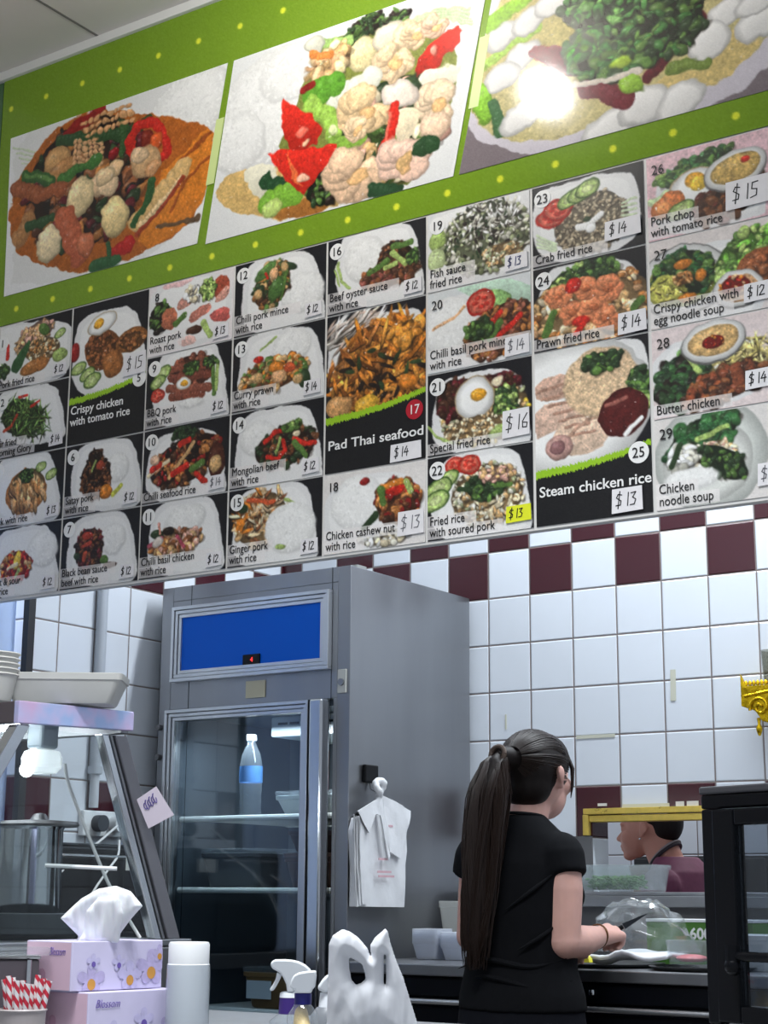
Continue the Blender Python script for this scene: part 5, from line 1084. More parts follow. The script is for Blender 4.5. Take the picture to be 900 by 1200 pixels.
MB().slab([(XC - .012, 2.29, 1.438), (XC - .012, 2.484, 1.438), (XC - .012, 2.666, 1.034), (XC - .012, 2.022, 1.034)], (.004, 0, 0)).build('end_glass', GLASS, dc, smooth=False)
MB().slab([(XL + .024, 2.258, 1.440), (XC - .024, 2.258, 1.440), (XC - .024, 1.993, 1.034), (XL + .024, 1.993, 1.034)], (0, .004, .002)).build('front_glass', GLASS, dc, smooth=False)
MB().bb(XL + .03, XC - .03, 2.50, 2.512, 1.0325, 1.040).build('sliding_track', CHROME, dc, smooth=False)
# lamp under the roof of the case
hl = thing('heat_lamp', (-2.52, 2.44, 1.36), 'small frosted lamp hanging under the top of the glass display case', 'lamp')
MB().box((-2.52, 2.44, 1.4405), (.044, .05, .058)).build('lamp_neck', mat('grey_lamp_neck', (128, 140, 150), .4), hl, smooth=False, bev=.006)
MB().lathe((-2.52, 2.44, 1.362), [(0, 0), (.030, 0), (.040, .010), (.042, .03), (.036, .044), (.022, .0485), (0, .0485)], 24).build('lamp_shade', FROST, hl)
_em = mat('tube_glare_glow', (255, 255, 255), .5); _b = _em.node_tree.nodes['Principled BSDF']; _b.inputs['Emission Color'].default_value = (.9, .97, 1, 1); _b.inputs['Emission Strength'].default_value = 26
lt = thing('case_light', (-2.75, 2.33, 1.45), 'bright strip light along the top inside the glass display case', 'lamp')
MB().bb(-3.3, -2.46, 2.31, 2.35, 1.455, 1.469).build('fitting', WHITEP, lt, smooth=False)
MB().tube([(-3.28, 2.33, 1.446), (-2.48, 2.33, 1.446)], .008, 12).build('light_tube', _em, lt)
MB().ball(atD(31, 902, 3.44), (.014, .014, .015), 14, 10).caps(atD(31, 896, 3.44), .008, V(-2.535, 2.43, 1.405), .008).build('glare_spot', _em, hl)  # glowing ball added beside the shade to stand in for the glare
# trays, canister, cables
o = MB().lathe((-2.56, 2.46, 1.0330), [(0, 0), (.10, 0), (.118, .012), (.122, .05), (.116, .052), (.110, .012), (0, .010)], 40).build('deep_tray', mat('dark_steel_tray', (78, 84, 88), .35, .8))
tag(recenter(o), 'round dark steel tray inside the glass case under the shiny canister', 'tray')
cn = thing('steel_canister', (-2.56, 2.46, 1.046), 'shiny steel canister with an overhanging lid in the glass display case', 'canister')
MB().lathe((-2.56, 2.46, 1.0435), [(0, 0), (.064, 0), (.066, .006), (.065, .205), (.068, .212), (.062, .212), (.060, .01), (0, .008)], 40).build('canister_body', mat('mirror_steel', (190, 200, 206), .10, 1, .12, 14, stretch=(1, 1, .1)), cn)
MB().lathe((-2.548, 2.47, 1.2562), [(0, 0), (.078, 0), (.082, .004), (.078, .010), (.02, .014), (.012, .026), (0, .028)], 40).build('canister_lid', STEELD, cn)
def cable(P, r, lab, D0, D1):
    Q = [atD(u, v, D0 + (D1 - D0) * i / (len(P) - 1)) for i, (u, v) in enumerate(P)]
    R_ = []
    for i in range(len(Q) - 1):
        for k in range(6): R_.append(Q[i] + (Q[i + 1] - Q[i]) * k / 6)
    R_.append(Q[-1])
    for _ in range(3): R_ = [R_[0]] + [(R_[i - 1] + 2 * R_[i] + R_[i + 1]) / 4 for i in range(1, len(R_) - 1)] + [R_[-1]]
    o = MB().tube(R_, r, 8).build('white_cable', WHITEC); tag(recenter(o), lab, 'cable')
cable([(76, 895), (80, 920), (127, 1038), (164, 1099)], .0036, 'straight white cable slanting down inside the glass display case', 3.42, 3.42)
cable([(141, 965), (112, 990), (84, 1012), (60, 1030), (40, 1075), (30, 1110)], .0036, 'white cable curving down to the left behind the canister', 4.82, 4.3)
cable([(140, 985), (139, 1003), (126, 1020), (108, 1046), (90, 1090)], .0034, 'thin white cable hanging from the outlet behind the glass case', 4.80, 4.5)
o = MB().tube([atD(53, 1014, 3.3), atD(137, 1018, 3.3)], .004, 8).build('white_rod', WHITEP); tag(recenter(o), 'short white rod lying across the inside of the glass case', 'rod')
# dark appliance by the left wall behind the case
ap = thing('small_cabinet', (-3.27, 3.43, .9), 'small black cabinet against the left wall, under the white power outlet', 'oven')
MB().bb(-3.50, -3.375, 3.30, 3.72, .951, 1.262).build('cabinet_body', BLACKM, ap, smooth=False, bev=.006)
MB().bb(-3.374, -3.361, 3.315, 3.60, .965, 1.25).build('cabinet_door', BLACK, ap, smooth=False, bev=.004)
MB().tube([(-3.358, 3.33, 1.225), (-3.345, 3.34, 1.225), (-3.345, 3.58, 1.225), (-3.358, 3.59, 1.225)], .006, 8).build('door_handle', STEELD, ap)
MB().bb(-3.374, -3.371, 3.615, 3.70, 1.19, 1.23).build('rating_plate', mat('pale_plate', (196, 196, 190), .4), ap, smooth=False)
bt = thing('side_bench', (-3.26, 3.42, 0), 'narrow dark bench under the small black cabinet by the left wall', 'bench')
MB().bb(-3.515, -3.34, 2.95, 3.77, .905, .950).build('bench_top', STEELD, bt, smooth=False, bev=.003)
MB().bb(-3.50, -3.36, 2.98, 3.74, .1, .904).build('bench_base', BLACKM, bt, smooth=False)
MB().bb(-3.48, -3.38, 3.0, 3.7, 0, .099).build('bench_feet', BLACK, bt, smooth=False)
# paper note stuck on the rear post
q = [atD(u, v, 3.446) for u, v in ((160, 937), (183, 921.5), (204, 955), (174, 971))]
nt = MB().slab(q, CF * .0008).build('paper_note', mat('note_paper_pink', (224, 212, 224), .7), smooth=False)
tag(nt, 'white paper note with purple handwriting taped to the case\'s grey rear post', 'note')
sw = MB()
rg = random.Random(4)
ex = (q[1] - q[0]); ey = (q[3] - q[0])
for k in range(6):
    b0 = q[0] + ex * (.25 + .10 * k) + ey * (.34 - .01 * k) - CF * .0012
    L = [b0 + ex * .06 * math.cos(a) + ey * .10 * math.sin(a) * (1 + .6 * (k % 2)) for a in np.linspace(0, 5.2, 9)]
    sw.tube(L, .0009, 4)
sw.build('handwriting', mat('purple_ink', (84, 70, 150), .6), nt, nt)
# on top of the case
tub('lidded_tub', atD(76, 838, 3.36) * V(1, 1, 0) + V(0, 0, 1.4925), .235, .12, .060, mat('milky_white_tub', (196, 196, 192), .45, 0, .03, 20), 'long milky plastic tub lying on top of the glass display case', 'tub', taper=.84, rz=.62, rim=.009)
src = None
for j in range(5):
    c = atD(-9, 830, 3.30) * V(1, 1, 0) + V(0, 0, 1.4925 + .0105 * j)
    lab = ['lowest', 'second', 'middle', 'fourth', 'topmost'][j] + ' white bowl in the stack on the glass case, left of the milky tub'
    if src is None:
        b_ = MB().lathe(c, [(0, 0), (.034, 0), (.036, .004), (.046, .05), (.050, .052), (.049, .054), (.044, .050), (.034, .006), (0, .006)], 32).build('stacking_bowl', mat('milky_white_bowl', (206, 206, 202), .45)); src = tag(recenter(b_), lab, 'bowl', 'stacked white bowls on the glass case')
    else: dup(src, (0, 0, .0105 * j), lab)

# ---- tissue boxes
LIL = mat('lilac_card', (208, 202, 230), .35, 0, .06, 14); PNK = mat('pink_card', (222, 190, 208), .35, 0, .05, 12)
PET = mat('orchid_petal_print', (186, 176, 214), .4, 0, .12, 90); PET2 = mat('orchid_pale_print', (196, 190, 224), .4, 0, .08, 90); ORC = mat('orchid_orange_print', (206, 150, 70), .4); VIO = mat('violet_print', (110, 90, 170), .4); PPK = mat('orchid_pink_print', (200, 156, 180), .4)
TB_L, TB_W, TB_H = .198, .116, .0785
def tissue_box(P0, z, lab, up):
    df = _rt * math.cos(math.radians(50)) + _fw * math.sin(math.radians(50)); de = -_rt * math.cos(math.radians(40)) + _fw * math.sin(math.radians(40))
    c = np.array([P0[0], P0[1], 0]) + df * TB_L / 2 + de * TB_W / 2
    r = thing('tissue_box', (c[0], c[1], z), lab, 'tissue box', 'tissue boxes')
    R = np.stack([df, de, V(0, 0, 1)], 1)
    MB().box(c + V(0, 0, z + TB_H / 2), (TB_L, TB_W, TB_H), R=R).build('carton', LIL, r, smooth=False, bev=.0015)
    corner = np.array([P0[0], P0[1], z])
    # end panel, pinker print
    MB().slab([corner + de * a + V(0, 0, b) - df * .0004 for a, b in ((.002, .002), (TB_W - .002, .002), (TB_W - .002, TB_H - .002), (.002, TB_H - .002))], -df * .0004).build('end_panel', PNK, r, smooth=False)
    def pets(x, zc, s, face, mp, mo):
        ux, n = (df, -de) if face == 'f' else (-de, -df)
        o0 = corner if face == 'f' else corner + de * TB_W
        mb = MB(); e = 0
        for a, rr in ((90, 1), (18, 1.05), (162, 1.05), (-50, .85), (-130, .85)):
            ca, sa = math.cos(math.radians(a)), math.sin(math.radians(a)); e += 1
            P = []
            for k in range(14):
                t = 2 * PI * k / 14; lx, ly = s * rr * (.62 + .58 * math.cos(t)), s * .36 * math.sin(t) * (1 + .3 * math.cos(t))
                X, Z = x + lx * ca - ly * sa, zc + lx * sa + ly * ca
                lim = TB_L if face == 'f' else TB_W
                P.append(o0 + ux * min(max(X, .001), lim - .001) + V(0, 0, min(max(Z, .001), TB_H - .001)) + n * (.0009 + .00012 * e))
            mb.slab(P, n * .0001)
        mb.build('flower_print', mp, r, smooth=False)
        m2 = MB(); P = [o0 + ux * (x + s * .36 * math.cos(2 * PI * k / 12)) + V(0, 0, min(max(zc - s * .25 + s * .38 * math.sin(2 * PI * k / 12), .001), TB_H)) + n * .0018 for k in range(12)]
        m2.slab(P, n * .0002).build('flower_centre', mo, r, smooth=False)
    if up:
        pets(.042, .016, .024, 'f', PET, ORC); pets(.125, .020, .022, 'f', PET2, ORC); pets(.172, .032, .027, 'f', PET, ORC)
        pets(.10, .042, .012, 'f', PET2, VIO); pets(.045, .045, .012, 'f', PET2, VIO); pets(.190, .055, .014, 'f', PET, ORC)
        pets(.022, .018, .026, 'e', PPK, mat('rose_print', (196, 80, 110), .4))
    else:
        pets(.055, .010, .020, 'f', PET2, VIO); pets(.12, .030, .018, 'f', PET2, VIO); pets(.185, .020, .022, 'f', PET, ORC); pets(.192, .050, .014, 'f', PET, mat('rose_print', (196, 80, 110), .4))
        pets(.03, .012, .024, 'e', PPK, mat('rose_print', (196, 80, 110), .4))
    if up:
        Rt = np.stack([-de, V(0, 0, 1), -df], 1); text('Blossom', .019, VIO, 'lettering', corner + de * .056 + V(0, 0, .056) - df * .0012, r, rot=Rt, shear=.35, xs=.62, bold=-.0002)
    else:
        Rt = np.stack([df, V(0, 0, 1), -de], 1); text('Blossom', .019, VIO, 'lettering', corner + df * .014 + V(0, 0, .054) - de * .0012, r, rot=Rt, shear=.35, xs=.8, bold=-.0002)
    return r, c, df, de
Pl = atD(104, 1163, 2.68); Pu = atD(85, 1104, 2.70)
ZU = 1.045 - TB_H
tissue_box(Pl, SZ + .0005, 'floral tissue box on the counter, lower of two, with blue lettering on its front', False)
_, cu_, df_, de_ = tissue_box(Pu, SZ + TB_H + .0015, 'floral tissue box, upper of two, with a tissue sticking out', True)
def puff(name, pts, org, D, m, root, parent=None, holes=(), thick=.01, cell=1.5, wr=.004, wsc=(.05, .02), seed=0, maxd=14., smooth=3, lean=0., hollow=True):
    """soft two-sided shape standing in the plane that faces the customer side; outline in the plane's own units"""
    S_ = org[2]; px = np.array([(org[0] + x / S_, org[1] + y / S_) for x, y in pts]); hp = [np.array([(org[0] + x / S_, org[1] + y / S_) for x, y in h]) for h in holes]
    def inside(P, X, Y):
        r = np.zeros(X.shape, bool)
        for i in range(len(P)):
            (ax, ay), (bx, by) = P[i], P[(i + 1) % len(P)]
            if ay == by: continue
            r ^= ((ay > Y) != (by > Y)) & (X < (bx - ax) * (Y - ay) / (by - ay) + ax)
        return r
    def near(P, X, Y):
        bd = np.full(X.shape, 1e9); bx_ = X.copy(); by_ = Y.copy()
        for i in range(len(P)):
            a, b = P[i], P[(i + 1) % len(P)]; d = b - a; L2 = (d @ d) + 1e-9
            t = np.clip(((X - a[0]) * d[0] + (Y - a[1]) * d[1]) / L2, 0, 1); qx, qy = a[0] + t * d[0], a[1] + t * d[1]
            dd = np.hypot(X - qx, Y - qy); k = dd < bd; bd[k] = dd[k]; bx_[k] = qx[k]; by_[k] = qy[k]
        return bd, bx_, by_
    x0, y0 = px.min(0) - cell; x1, y1 = px.max(0) + cell
    nx, ny = int((x1 - x0) / cell) + 2, int((y1 - y0) / cell) + 2
    gx, gy = np.meshgrid(x0 + cell * np.arange(nx), y0 + cell * np.arange(ny))
    cxm, cym = gx[:-1, :-1] + cell / 2, gy[:-1, :-1] + cell / 2
    ins = inside(px, cxm, cym)
    for h in hp: ins &= ~inside(h, cxm, cym)
    bd, qx, qy = near(px, gx, gy)
    for h in hp:
        b2, q2x, q2y = near(h, gx, gy); k = b2 < bd; bd[k] = b2[k]; qx[k] = q2x[k]; qy[k] = q2y[k]
    used = np.zeros(gx.shape, int)
    for dy in (0, 1):
        for dx in (0, 1): used[dy:dy + ny - 1, dx:dx + nx - 1] += ins
    bnd = (used > 0) & (used < 4)
    X = np.where(bnd, qx, gx); Y = np.where(bnd, qy, gy); dd = np.where(bnd, 0, bd)
    idx = -np.ones(gx.shape, int); vs_ = []; 
    ii = np.argwhere(used > 0); nf = len(ii)
    for layer in (0, 1):
        for n_, (j, i) in enumerate(ii):
            if layer == 0: idx[j, i] = n_
            k = math.sqrt(max(0, min(1, dd[j, i] / maxd) * (2 - min(1, dd[j, i] / maxd))))
            w = mnoise.noise(Vector((X[j, i] * wsc[0], Y[j, i] * wsc[1], seed + layer * 7))) + .5 * mnoise.noise(Vector((X[j, i] * wsc[0] * 2.3, Y[j, i] * wsc[1] * 2.3, seed + 5 + layer * 7)))
            off = (thick * k + wr * w * (.25 + .75 * k)) * (-1 if layer == 0 else 1) + (-.0012 if layer == 0 else .0012)
            vs_.append(atD(X[j, i], Y[j, i], D) + _fw * (off + lean * (Y[j, i] - y1) * .001))
    fs_ = []
    for j, i in np.argwhere(ins):
        q_ = (idx[j, i], idx[j + 1, i], idx[j + 1, i + 1], idx[j, i + 1]); fs_.append(q_); fs_.append(tuple(a + nf for a in q_[::-1]))
    # close the rim
    E = {}
    for f in fs_[::2]:
        for a, b in zip(f, f[1:] + f[:1]): E[(a, b)] = 1
    for (a, b) in list(E):
        if (b, a) not in E: fs_.append((b, a, a + nf, b + nf))
    o = MB().add(vs_, fs_).build(name, m, root, parent, ang=180)
    if smooth: s = o.modifiers.new('s', 'SMOOTH'); s.iterations = smooth; s.factor = .5
    return o
TIS = mat('tissue_paper', (236, 238, 242), .8, sub=.1)
G7 = (0, 920, 3.4615)
tt = thing('pulled_tissue', cu_ + V(0, 0, SZ + 2 * TB_H + .0015), 'white tissue standing up out of the upper floral tissue box', 'tissue')
puff('tissue_sheet', [(245, 540), (290, 496), (330, 460), (400, 420), (470, 408), (530, 430), (580, 490), (530, 545), (490, 600), (482, 644), (305, 644), (318, 612)], G7, 2.78, TIS, tt, thick=.010, wr=.007, wsc=(.09, .02), maxd=10, smooth=3)
puff('tissue_fold', [(350, 510), (400, 455), (480, 450), (500, 520), (485, 600), (478, 640), (315, 640), (335, 600)], G7, 2.765, TIS, tt, thick=.008, wr=.005, wsc=(.12, .02), seed=3, maxd=8, smooth=2)

# ---- roll of cups in a sleeve
c = atD(219.5, 1180, 2.75); c[2] = SZ + .0005
rl = thing('cup_sleeve', c, 'upright white stack of foam cups in a plastic sleeve beside the tissue boxes', 'cup stack')
h = 1.0455 - c[2]
MB().lathe(c, [(0, 0), (.0335, 0), (.0350, .003), (.0350, h * .5), (.0352, h - .036), (.0340, h - .035), (.0340, h - .004), (.032, h), (0, h)], 36).build('cup_stack', mat('foam_white', (226, 228, 230), .55, 0, .02, 30), rl)
MB().lathe(c, [(.0356, .002), (.0362, .03), (.0356, .06), (.0362, .09), (.0357, h - .038), (.0353, h - .036), (.0353, .002), (.0356, .002)], 36).build('sleeve', glass('sleeve_film', (.95, .96, .97), .8, .15, .2), rl)
# ---- straws in a cup
c = atD(26, 1190, 2.55); c[2] = SZ + .0005
cp_ = thing('straw_cup', c, 'grey plastic cup holding the red and white straws', 'cup')
MB().lathe(c, [(0, 0), (.033, 0), (.036, .058), (.038, .060), (.0365, .062), (.034, .058), (.031, .004), (0, .004)], 32).build('cup_body', mat('grey_cup', (168, 160, 160), .45), cp_)
STW = mat('striped_straw', (232, 228, 230), .5)
_nt = STW.node_tree; _w = _nt.nodes.new('ShaderNodeTexWave'); _w.bands_direction = 'DIAGONAL'; _w.inputs['Scale'].default_value = 32; _t = _nt.nodes.new('ShaderNodeTexCoord'); _nt.links.new(_t.outputs['Object'], _w.inputs['Vector'])
_r = _nt.nodes.new('ShaderNodeValToRGB'); _r.color_ramp.interpolation = 'CONSTANT'; _r.color_ramp.elements[0].color = (.80, .78, .79, 1); _r.color_ramp.elements[1].position = .52; _r.color_ramp.elements[1].color = (.60, .03, .06, 1)
_nt.links.new(_w.outputs[0], _r.inputs[0]); _nt.links.new(_r.outputs[0], _nt.nodes['Principled BSDF'].inputs['Base Color'])
rg = random.Random(11); src = None
def straw_bm(P, Q):
    """hollow straw from P to Q"""
    P, Q = np.array(P), np.array(Q); d = Q - P; d /= np.linalg.norm(d); a = np.cross(d, (0, 1., 0)); a /= np.linalg.norm(a); b = np.cross(d, a)
    mb = MB(); n = 10; vs_ = []
    for p, r in ((P, .0045), (Q, .0045), (Q, .0038), (P, .0038)):
        for k in range(n): t = 2 * PI * k / n; vs_.append(p + (a * math.cos(t) + b * math.sin(t)) * r)
    fs_ = [(i * n + k, i * n + (k + 1) % n, ((i + 1) % 4) * n + (k + 1) % n, ((i + 1) % 4) * n + k) for i in range(4) for k in range(n)]
    return mb.add(vs_, fs_)
spots = [(-.022, -.010), (-.010, -.018), (.004, -.021), (.017, -.015), (.022, .002), (.010, .006), (-.004, -.004), (-.018, .008), (.002, .018), (.016, .018), (-.012, .021), (-.025, .0), (.012, -.008), (-.006, .012), (.025, .012), (-.015, -.004), (.006, -.013)]
for k, (dx, dy) in enumerate(spots):
    P = c + V(dx * .75, dy * .75, .005); top = .098 + rg.uniform(-.007, .008)
    e = _rt * (dx * 5 + rg.uniform(-.10, .10)) * .06 + V(dx, dy, 0) * .28
    o = straw_bm(P, P + e + V(0, 0, top)).build('paper_straw', STW); tag(recenter(o), 'red and white striped paper straw standing in the grey cup', 'straw', 'striped straws in the grey cup')
# ---- clear napkin dispenser behind the straws
c = atD(14, 1150, 2.72); c[2] = SZ + .0005
nd = thing('napkin_dispenser', c, 'clear lidded dispenser with a dark front behind the straws at the left edge', 'dispenser')
def obox(c, d, m, name, bev=.003):
    R = np.stack([_rt * .94 + _fw * .34, -_rt * .34 + _fw * .94, V(0, 0, 1)], 1); R[:, 1] /= np.linalg.norm(R[:, 1]); R[:, 0] /= np.linalg.norm(R[:, 0])
    return MB().box(c, d, R=R).build(name, m, nd, smooth=False, bev=bev)
obox(c + V(0, 0, .065), (.075, .075, .128), mat('smoky_panel', (84, 78, 84), .25), 'dispenser_body')
obox(c + V(0, 0, .1325), (.080, .080, .006), CHROME, 'chrome_band')
obox(c + V(0, 0, .142), (.110, .085, .0125), CLEARP, 'clear_lid', .005)
R2 = _rt * .034 - _fw * .036
MB().tube([c + R2 + V(0, 0, .002), c + R2 + V(0, 0, .129)], .004, 8).build('chrome_edge', CHROME, nd)
# ---- spray bottles
G6 = (300, 1110, 9.)
def flat(pts, D, hw, m, name, root, bev=.004, org=G6):
    P = [atD(org[0] + x / org[2], org[1] + y / org[2], D) - _fw * hw for x, y in pts]
    return MB().slab(P, _fw * 2 * hw).build(name, m, root, smooth=True, bev=bev, ang=50)
def upright(x, y, D): P = atD(G6[0] + x / G6[2], G6[1] + y / G6[2], D); return P
NAVY = mat('navy_collar', (24, 24, 110), .35); PURP = mat('purple_sleeve', (56, 34, 110), .4); SPW = mat('spray_white', (232, 236, 240), .35)
D1 = 2.68; c = upright(352, 600, D1); base = c.copy(); base[2] = SZ + .0005
s1 = thing('spray_bottle', base, 'spray bottle with a white trigger head and purple neck, nozzle pointing left', 'spray bottle')
flat([(155, 185), (165, 150), (200, 130), (300, 128), (380, 134), (450, 150), (520, 185), (570, 230), (592, 275), (585, 330), (430, 320), (405, 400), (403, 470), (330, 470), (322, 390), (290, 320), (262, 275), (215, 245), (175, 225)], D1, .011, SPW, 'spray_head', s1)
flat([(222, 262), (272, 290), (258, 330), (225, 395), (188, 455), (160, 462), (143, 445), (180, 390), (210, 330)], D1, .006, SPW, 'trigger', s1, .003)
def ring_(c, prof, m, name, root, seg=24): return MB().lathe(c, prof, seg).build(name, m, root)
zc = lambda y, D: upright(352, y, D)[2]
ring_((c[0], c[1], 0), [(0, zc(530, D1)), (.0165, zc(530, D1)), (.0155, zc(485, D1)), (.012, zc(471, D1)), (0, zc(471, D1))], SPW, 'cap', s1)
ring_((c[0], c[1], 0), [(0, zc(700, D1)), (.0175, zc(700, D1)), (.0160, zc(531, D1)), (0, zc(531, D1))], PURP, 'neck_sleeve', s1)
ring_((c[0], c[1], 0), [(0, base[2]), (.03, base[2]), (.033, base[2] + .006), (.032, zc(780, D1)), (.018, zc(701, D1)), (0, zc(701, D1))], CLEARP, 'bottle', s1)
D2 = 2.50; c = upright(495, 600, D2); base = c.copy(); base[2] = SZ + .0005
s2 = thing('spray_bottle', base, 'clear squirt bottle with white cap and navy collar in front of the trigger sprayer', 'spray bottle')
flat([(358, 425), (372, 350), (400, 295), (450, 268), (540, 252), (632, 245), (637, 300), (630, 355), (622, 425), (592, 445), (590, 480), (410, 480), (412, 440)], D2, .013, SPW, 'cap', s2)
zc = lambda y, D: upright(495, y, D)[2]
ring_((c[0], c[1], 0), [(0, zc(600, D2)), (.0130, zc(600, D2)), (.0130, zc(486, D2)), (0, zc(486, D2))], NAVY, 'collar', s2)
ring_((c[0], c[1], 0), [(0, base[2]), (.022, base[2]), (.025, base[2] + .005), (.0235, zc(720, D2)), (.0155, zc(632, D2)), (.0125, zc(604, D2)), (0, zc(604, D2))], CLEARP, 'bottle', s2)
blob(MB().caps((c[0], c[1], SZ + .02), .016, (c[0] - .003, c[1], zc(690, D2)), .011).ball((c[0] + .008, c[1] - .005, SZ + .04), .012), 'contents', mat('cream_contents', (206, 178, 120), .5, 0, .35, 70), s2, voxel=.004)
D3 = 2.64; c = upright(760, 600, D3); base = c.copy(); base[2] = SZ + .0005
s3 = thing('spray_bottle', base, 'spray bottle mostly hidden behind the white carrier bag, white nozzle showing', 'spray bottle')
flat([(645, 440), (660, 400), (700, 340), (745, 290), (860, 270), (860, 470), (730, 480), (700, 470)], D3, .011, SPW, 'spray_head', s3)
zc = lambda y, D: upright(760, y, D)[2]
ring_((c[0], c[1], 0), [(0, zc(630, D3)), (.015, zc(630, D3)), (.013, zc(481, D3)), (0, zc(481, D3))], SPW, 'cap', s3)
ring_((c[0], c[1], 0), [(0, base[2]), (.028, base[2]), (.030, base[2] + .006), (.028, zc(720, D3)), (.018, zc(632, D3)), (0, zc(632, D3))], mat('grey_bottle', (120, 124, 130), .4), 'bottle', s3)
# ---- white carrier bag standing on the counter
G5 = (300, 1060, 3.4615)
c = atD(432, 1200, 2.58); c[2] = SZ + .0005
cb = thing('carrier_bag', c, 'white plastic carrier bag standing on the counter with both handles up', 'bag')
BAGF = glass('carrier_film', (.92, .92, .94), .5, .3, .93, (.90, .91, .93))
yb = 1050 + (EYE - SZ - .002) * FPX / 2.58
BAGO = mat('carrier_bag_white', (214, 216, 221), .42, 0, .03, 18)
puff('bag_film', [(279, 540), (285, 485), (290, 330), (295, 160), (310, 125), (350, 98), (380, 108), (415, 132), (452, 175), (466, 212), (462, 165), (480, 135), (505, 112), (525, 96), (536, 108), (545, 150), (562, 205), (600, 300), (640, 430), (662, 500), (670, 540), (670, (yb - 1060) * 3.4615), (278, (yb - 1060) * 3.4615)], G5, 2.58, BAGO, cb, holes=[[(378, 213), (405, 228), (430, 242), (440, 275), (444, 302), (425, 318), (405, 325), (388, 305), (380, 260)], [(519, 200), (527, 205), (527, 300), (525, 328), (519, 318)]], thick=.022, wr=.0045, wsc=(.075, .022), maxd=40, cell=1.4, smooth=5)

# ---- black display cabinet at the right
a_ = math.radians(-20); PB = atD(823, 1000, 2.56)
KX = V(math.cos(a_), math.sin(a_), 0); KY = V(-math.sin(a_), math.cos(a_), 0); KO = V(PB[0], PB[1], 0)
KR = np.stack([KX, KY, V(0, 0, 1)], 1)
kb = thing('black_display_cabinet', KO + KX * .24 + KY * .17 + V(0, 0, SZ), 'black framed glass display cabinet on the service counter at the right edge', 'cabinet')
def kbx(x0, x1, y0, y1, z0, z1, m, name, parent=None, bev=.003):
    return MB().box(KO + KX * (x0 + x1) / 2 + KY * (y0 + y1) / 2 + V(0, 0, (z0 + z1) / 2), (x1 - x0, y1 - y0, z1 - z0), R=KR).build(name, m, kb, parent, smooth=False, bev=bev)
KZ = 1.290; KW, KD = .50, .30
BG = mat('satin_black', (7, 8, 12), .26, spec=.2)
kbx(-.002, KW + .002, -.002, KD + .002, KZ - .012, KZ, mat('dark_grey_edge', (56, 56, 60), .3), 'top_edge')
kbx(0, KW, 0, KD, KZ - .034, KZ - .0125, BG, 'top_panel')
kbx(0, KW, 0, KD, SZ + .0005, SZ + .05, BG, 'base')
for x0, y0 in ((0, 0), (KW - .026, 0), (0, KD - .022), (KW - .026, KD - .022)): kbx(x0, x0 + .026, y0, y0 + .022, SZ + .051, KZ - .0345, BG, 'corner_post')
dr2 = kbx(.030, .074, -.010, .016, SZ + .055, KZ - .036, BG, 'door')
kbx(.428, .470, -.010, .016, SZ + .055, KZ - .036, BG, 'door_stile', dr2)
kbx(.0745, .4275, -.010, .016, KZ - .060, KZ - .036, BG, 'door_rail', dr2); kbx(.0745, .4275, -.010, .016, SZ + .055, SZ + .080, BG, 'door_rail', dr2)
kbx(.0745, .4275, .001, .005, SZ + .081, KZ - .061, glass('cabinet_glass', (.80, .83, .86), 1.2), 'door_glass', dr2, 0)
kbx(.027, .473, KD - .012, KD - .008, SZ + .051, KZ - .0345, glass('cabinet_glass', (.80, .83, .86), 1.2), 'rear_glass', None, 0)
kbx(.006, .010, .023, KD - .023, SZ + .051, KZ - .0345, glass('cabinet_glass', (.80, .83, .86), 1.2), 'side_glass', None, 0)
zk = atD(885, 1118, 2.56)[2]
P = KO + KX * .082 - KY * .022 + V(0, 0, zk)
MB().tube([P, P + KX * .33], .0075, 10).build('door_handle', BG, kb, dr2)
MB().tube([P - KX * .006 + V(0, 0, -.022), P - KX * .006 + V(0, 0, .016)], .012, 14).ball(P - KX * .006 + V(0, 0, -.014), .014).build('handle_bracket', BG, kb, dr2)

# ------------------------------------------------------------------ people
def rings(mb, L, seg=28):
    """closed body of elliptical rings (z, cx, cy, a, b)"""
    vs_ = []; fs_ = []; n = len(L)
    for z, cx, cy, a, b in L:
        for k in range(seg): t = 2 * PI * k / seg; vs_.append((cx + a * math.cos(t), cy + b * math.sin(t), z))
    for i in range(n - 1):
        for k in range(seg): fs_.append((i * seg + k, i * seg + (k + 1) % seg, (i + 1) * seg + (k + 1) % seg, (i + 1) * seg + k))
    fs_.append(tuple(range(seg))[::-1]); fs_.append(tuple((n - 1) * seg + k for k in range(seg)))
    return mb.add(vs_, fs_)
def chain(mb, P, r):
    for i in range(len(P) - 1): mb.caps(P[i], r[i], P[i + 1], r[i + 1], 10)
    return mb
SKIN = mat('skin', (205, 160, 148), .5, 0, .04, 30, sub=.12)
SKIN2 = mat('skin_tan', (196, 140, 122), .5, 0, .04, 30, sub=.12)
HAIR = mat('dark_brown_hair', (24, 17, 15), .5, 0, .25, 90, stretch=(1, 1, .1), spec=.25)
TEE = mat('black_cotton', (10, 11, 15), .9, 0, .08, 60, .2, 40, spec=.2); TRO = mat('navy_black_cotton', (10, 12, 20), .85, 0, .08, 60, .2, 30, spec=.2)
C0 = V(-2.055, 3.585, 0)
def L(*a): return C0 + V(*a)
wm = thing('person', C0, 'person with a long dark ponytail and black tee, back turned, standing at the counter', 'person', None)
HC = L(.022, .045, 1.412)
b = MB()
b.ball(HC + V(0, 0, .012), (.071, .090, .100), 20, 14); b.ball(HC + V(.004, .040, -.045), (.052, .056, .058), 16, 12); b.ball(HC + V(.004, .070, -.072), (.026, .026, .022))
b.caps(HC + V(.004, .088, .008), .010, HC + V(.004, .104, -.020), .012); b.ball(HC + V(.004, .086, -.046), (.022, .012, .008))
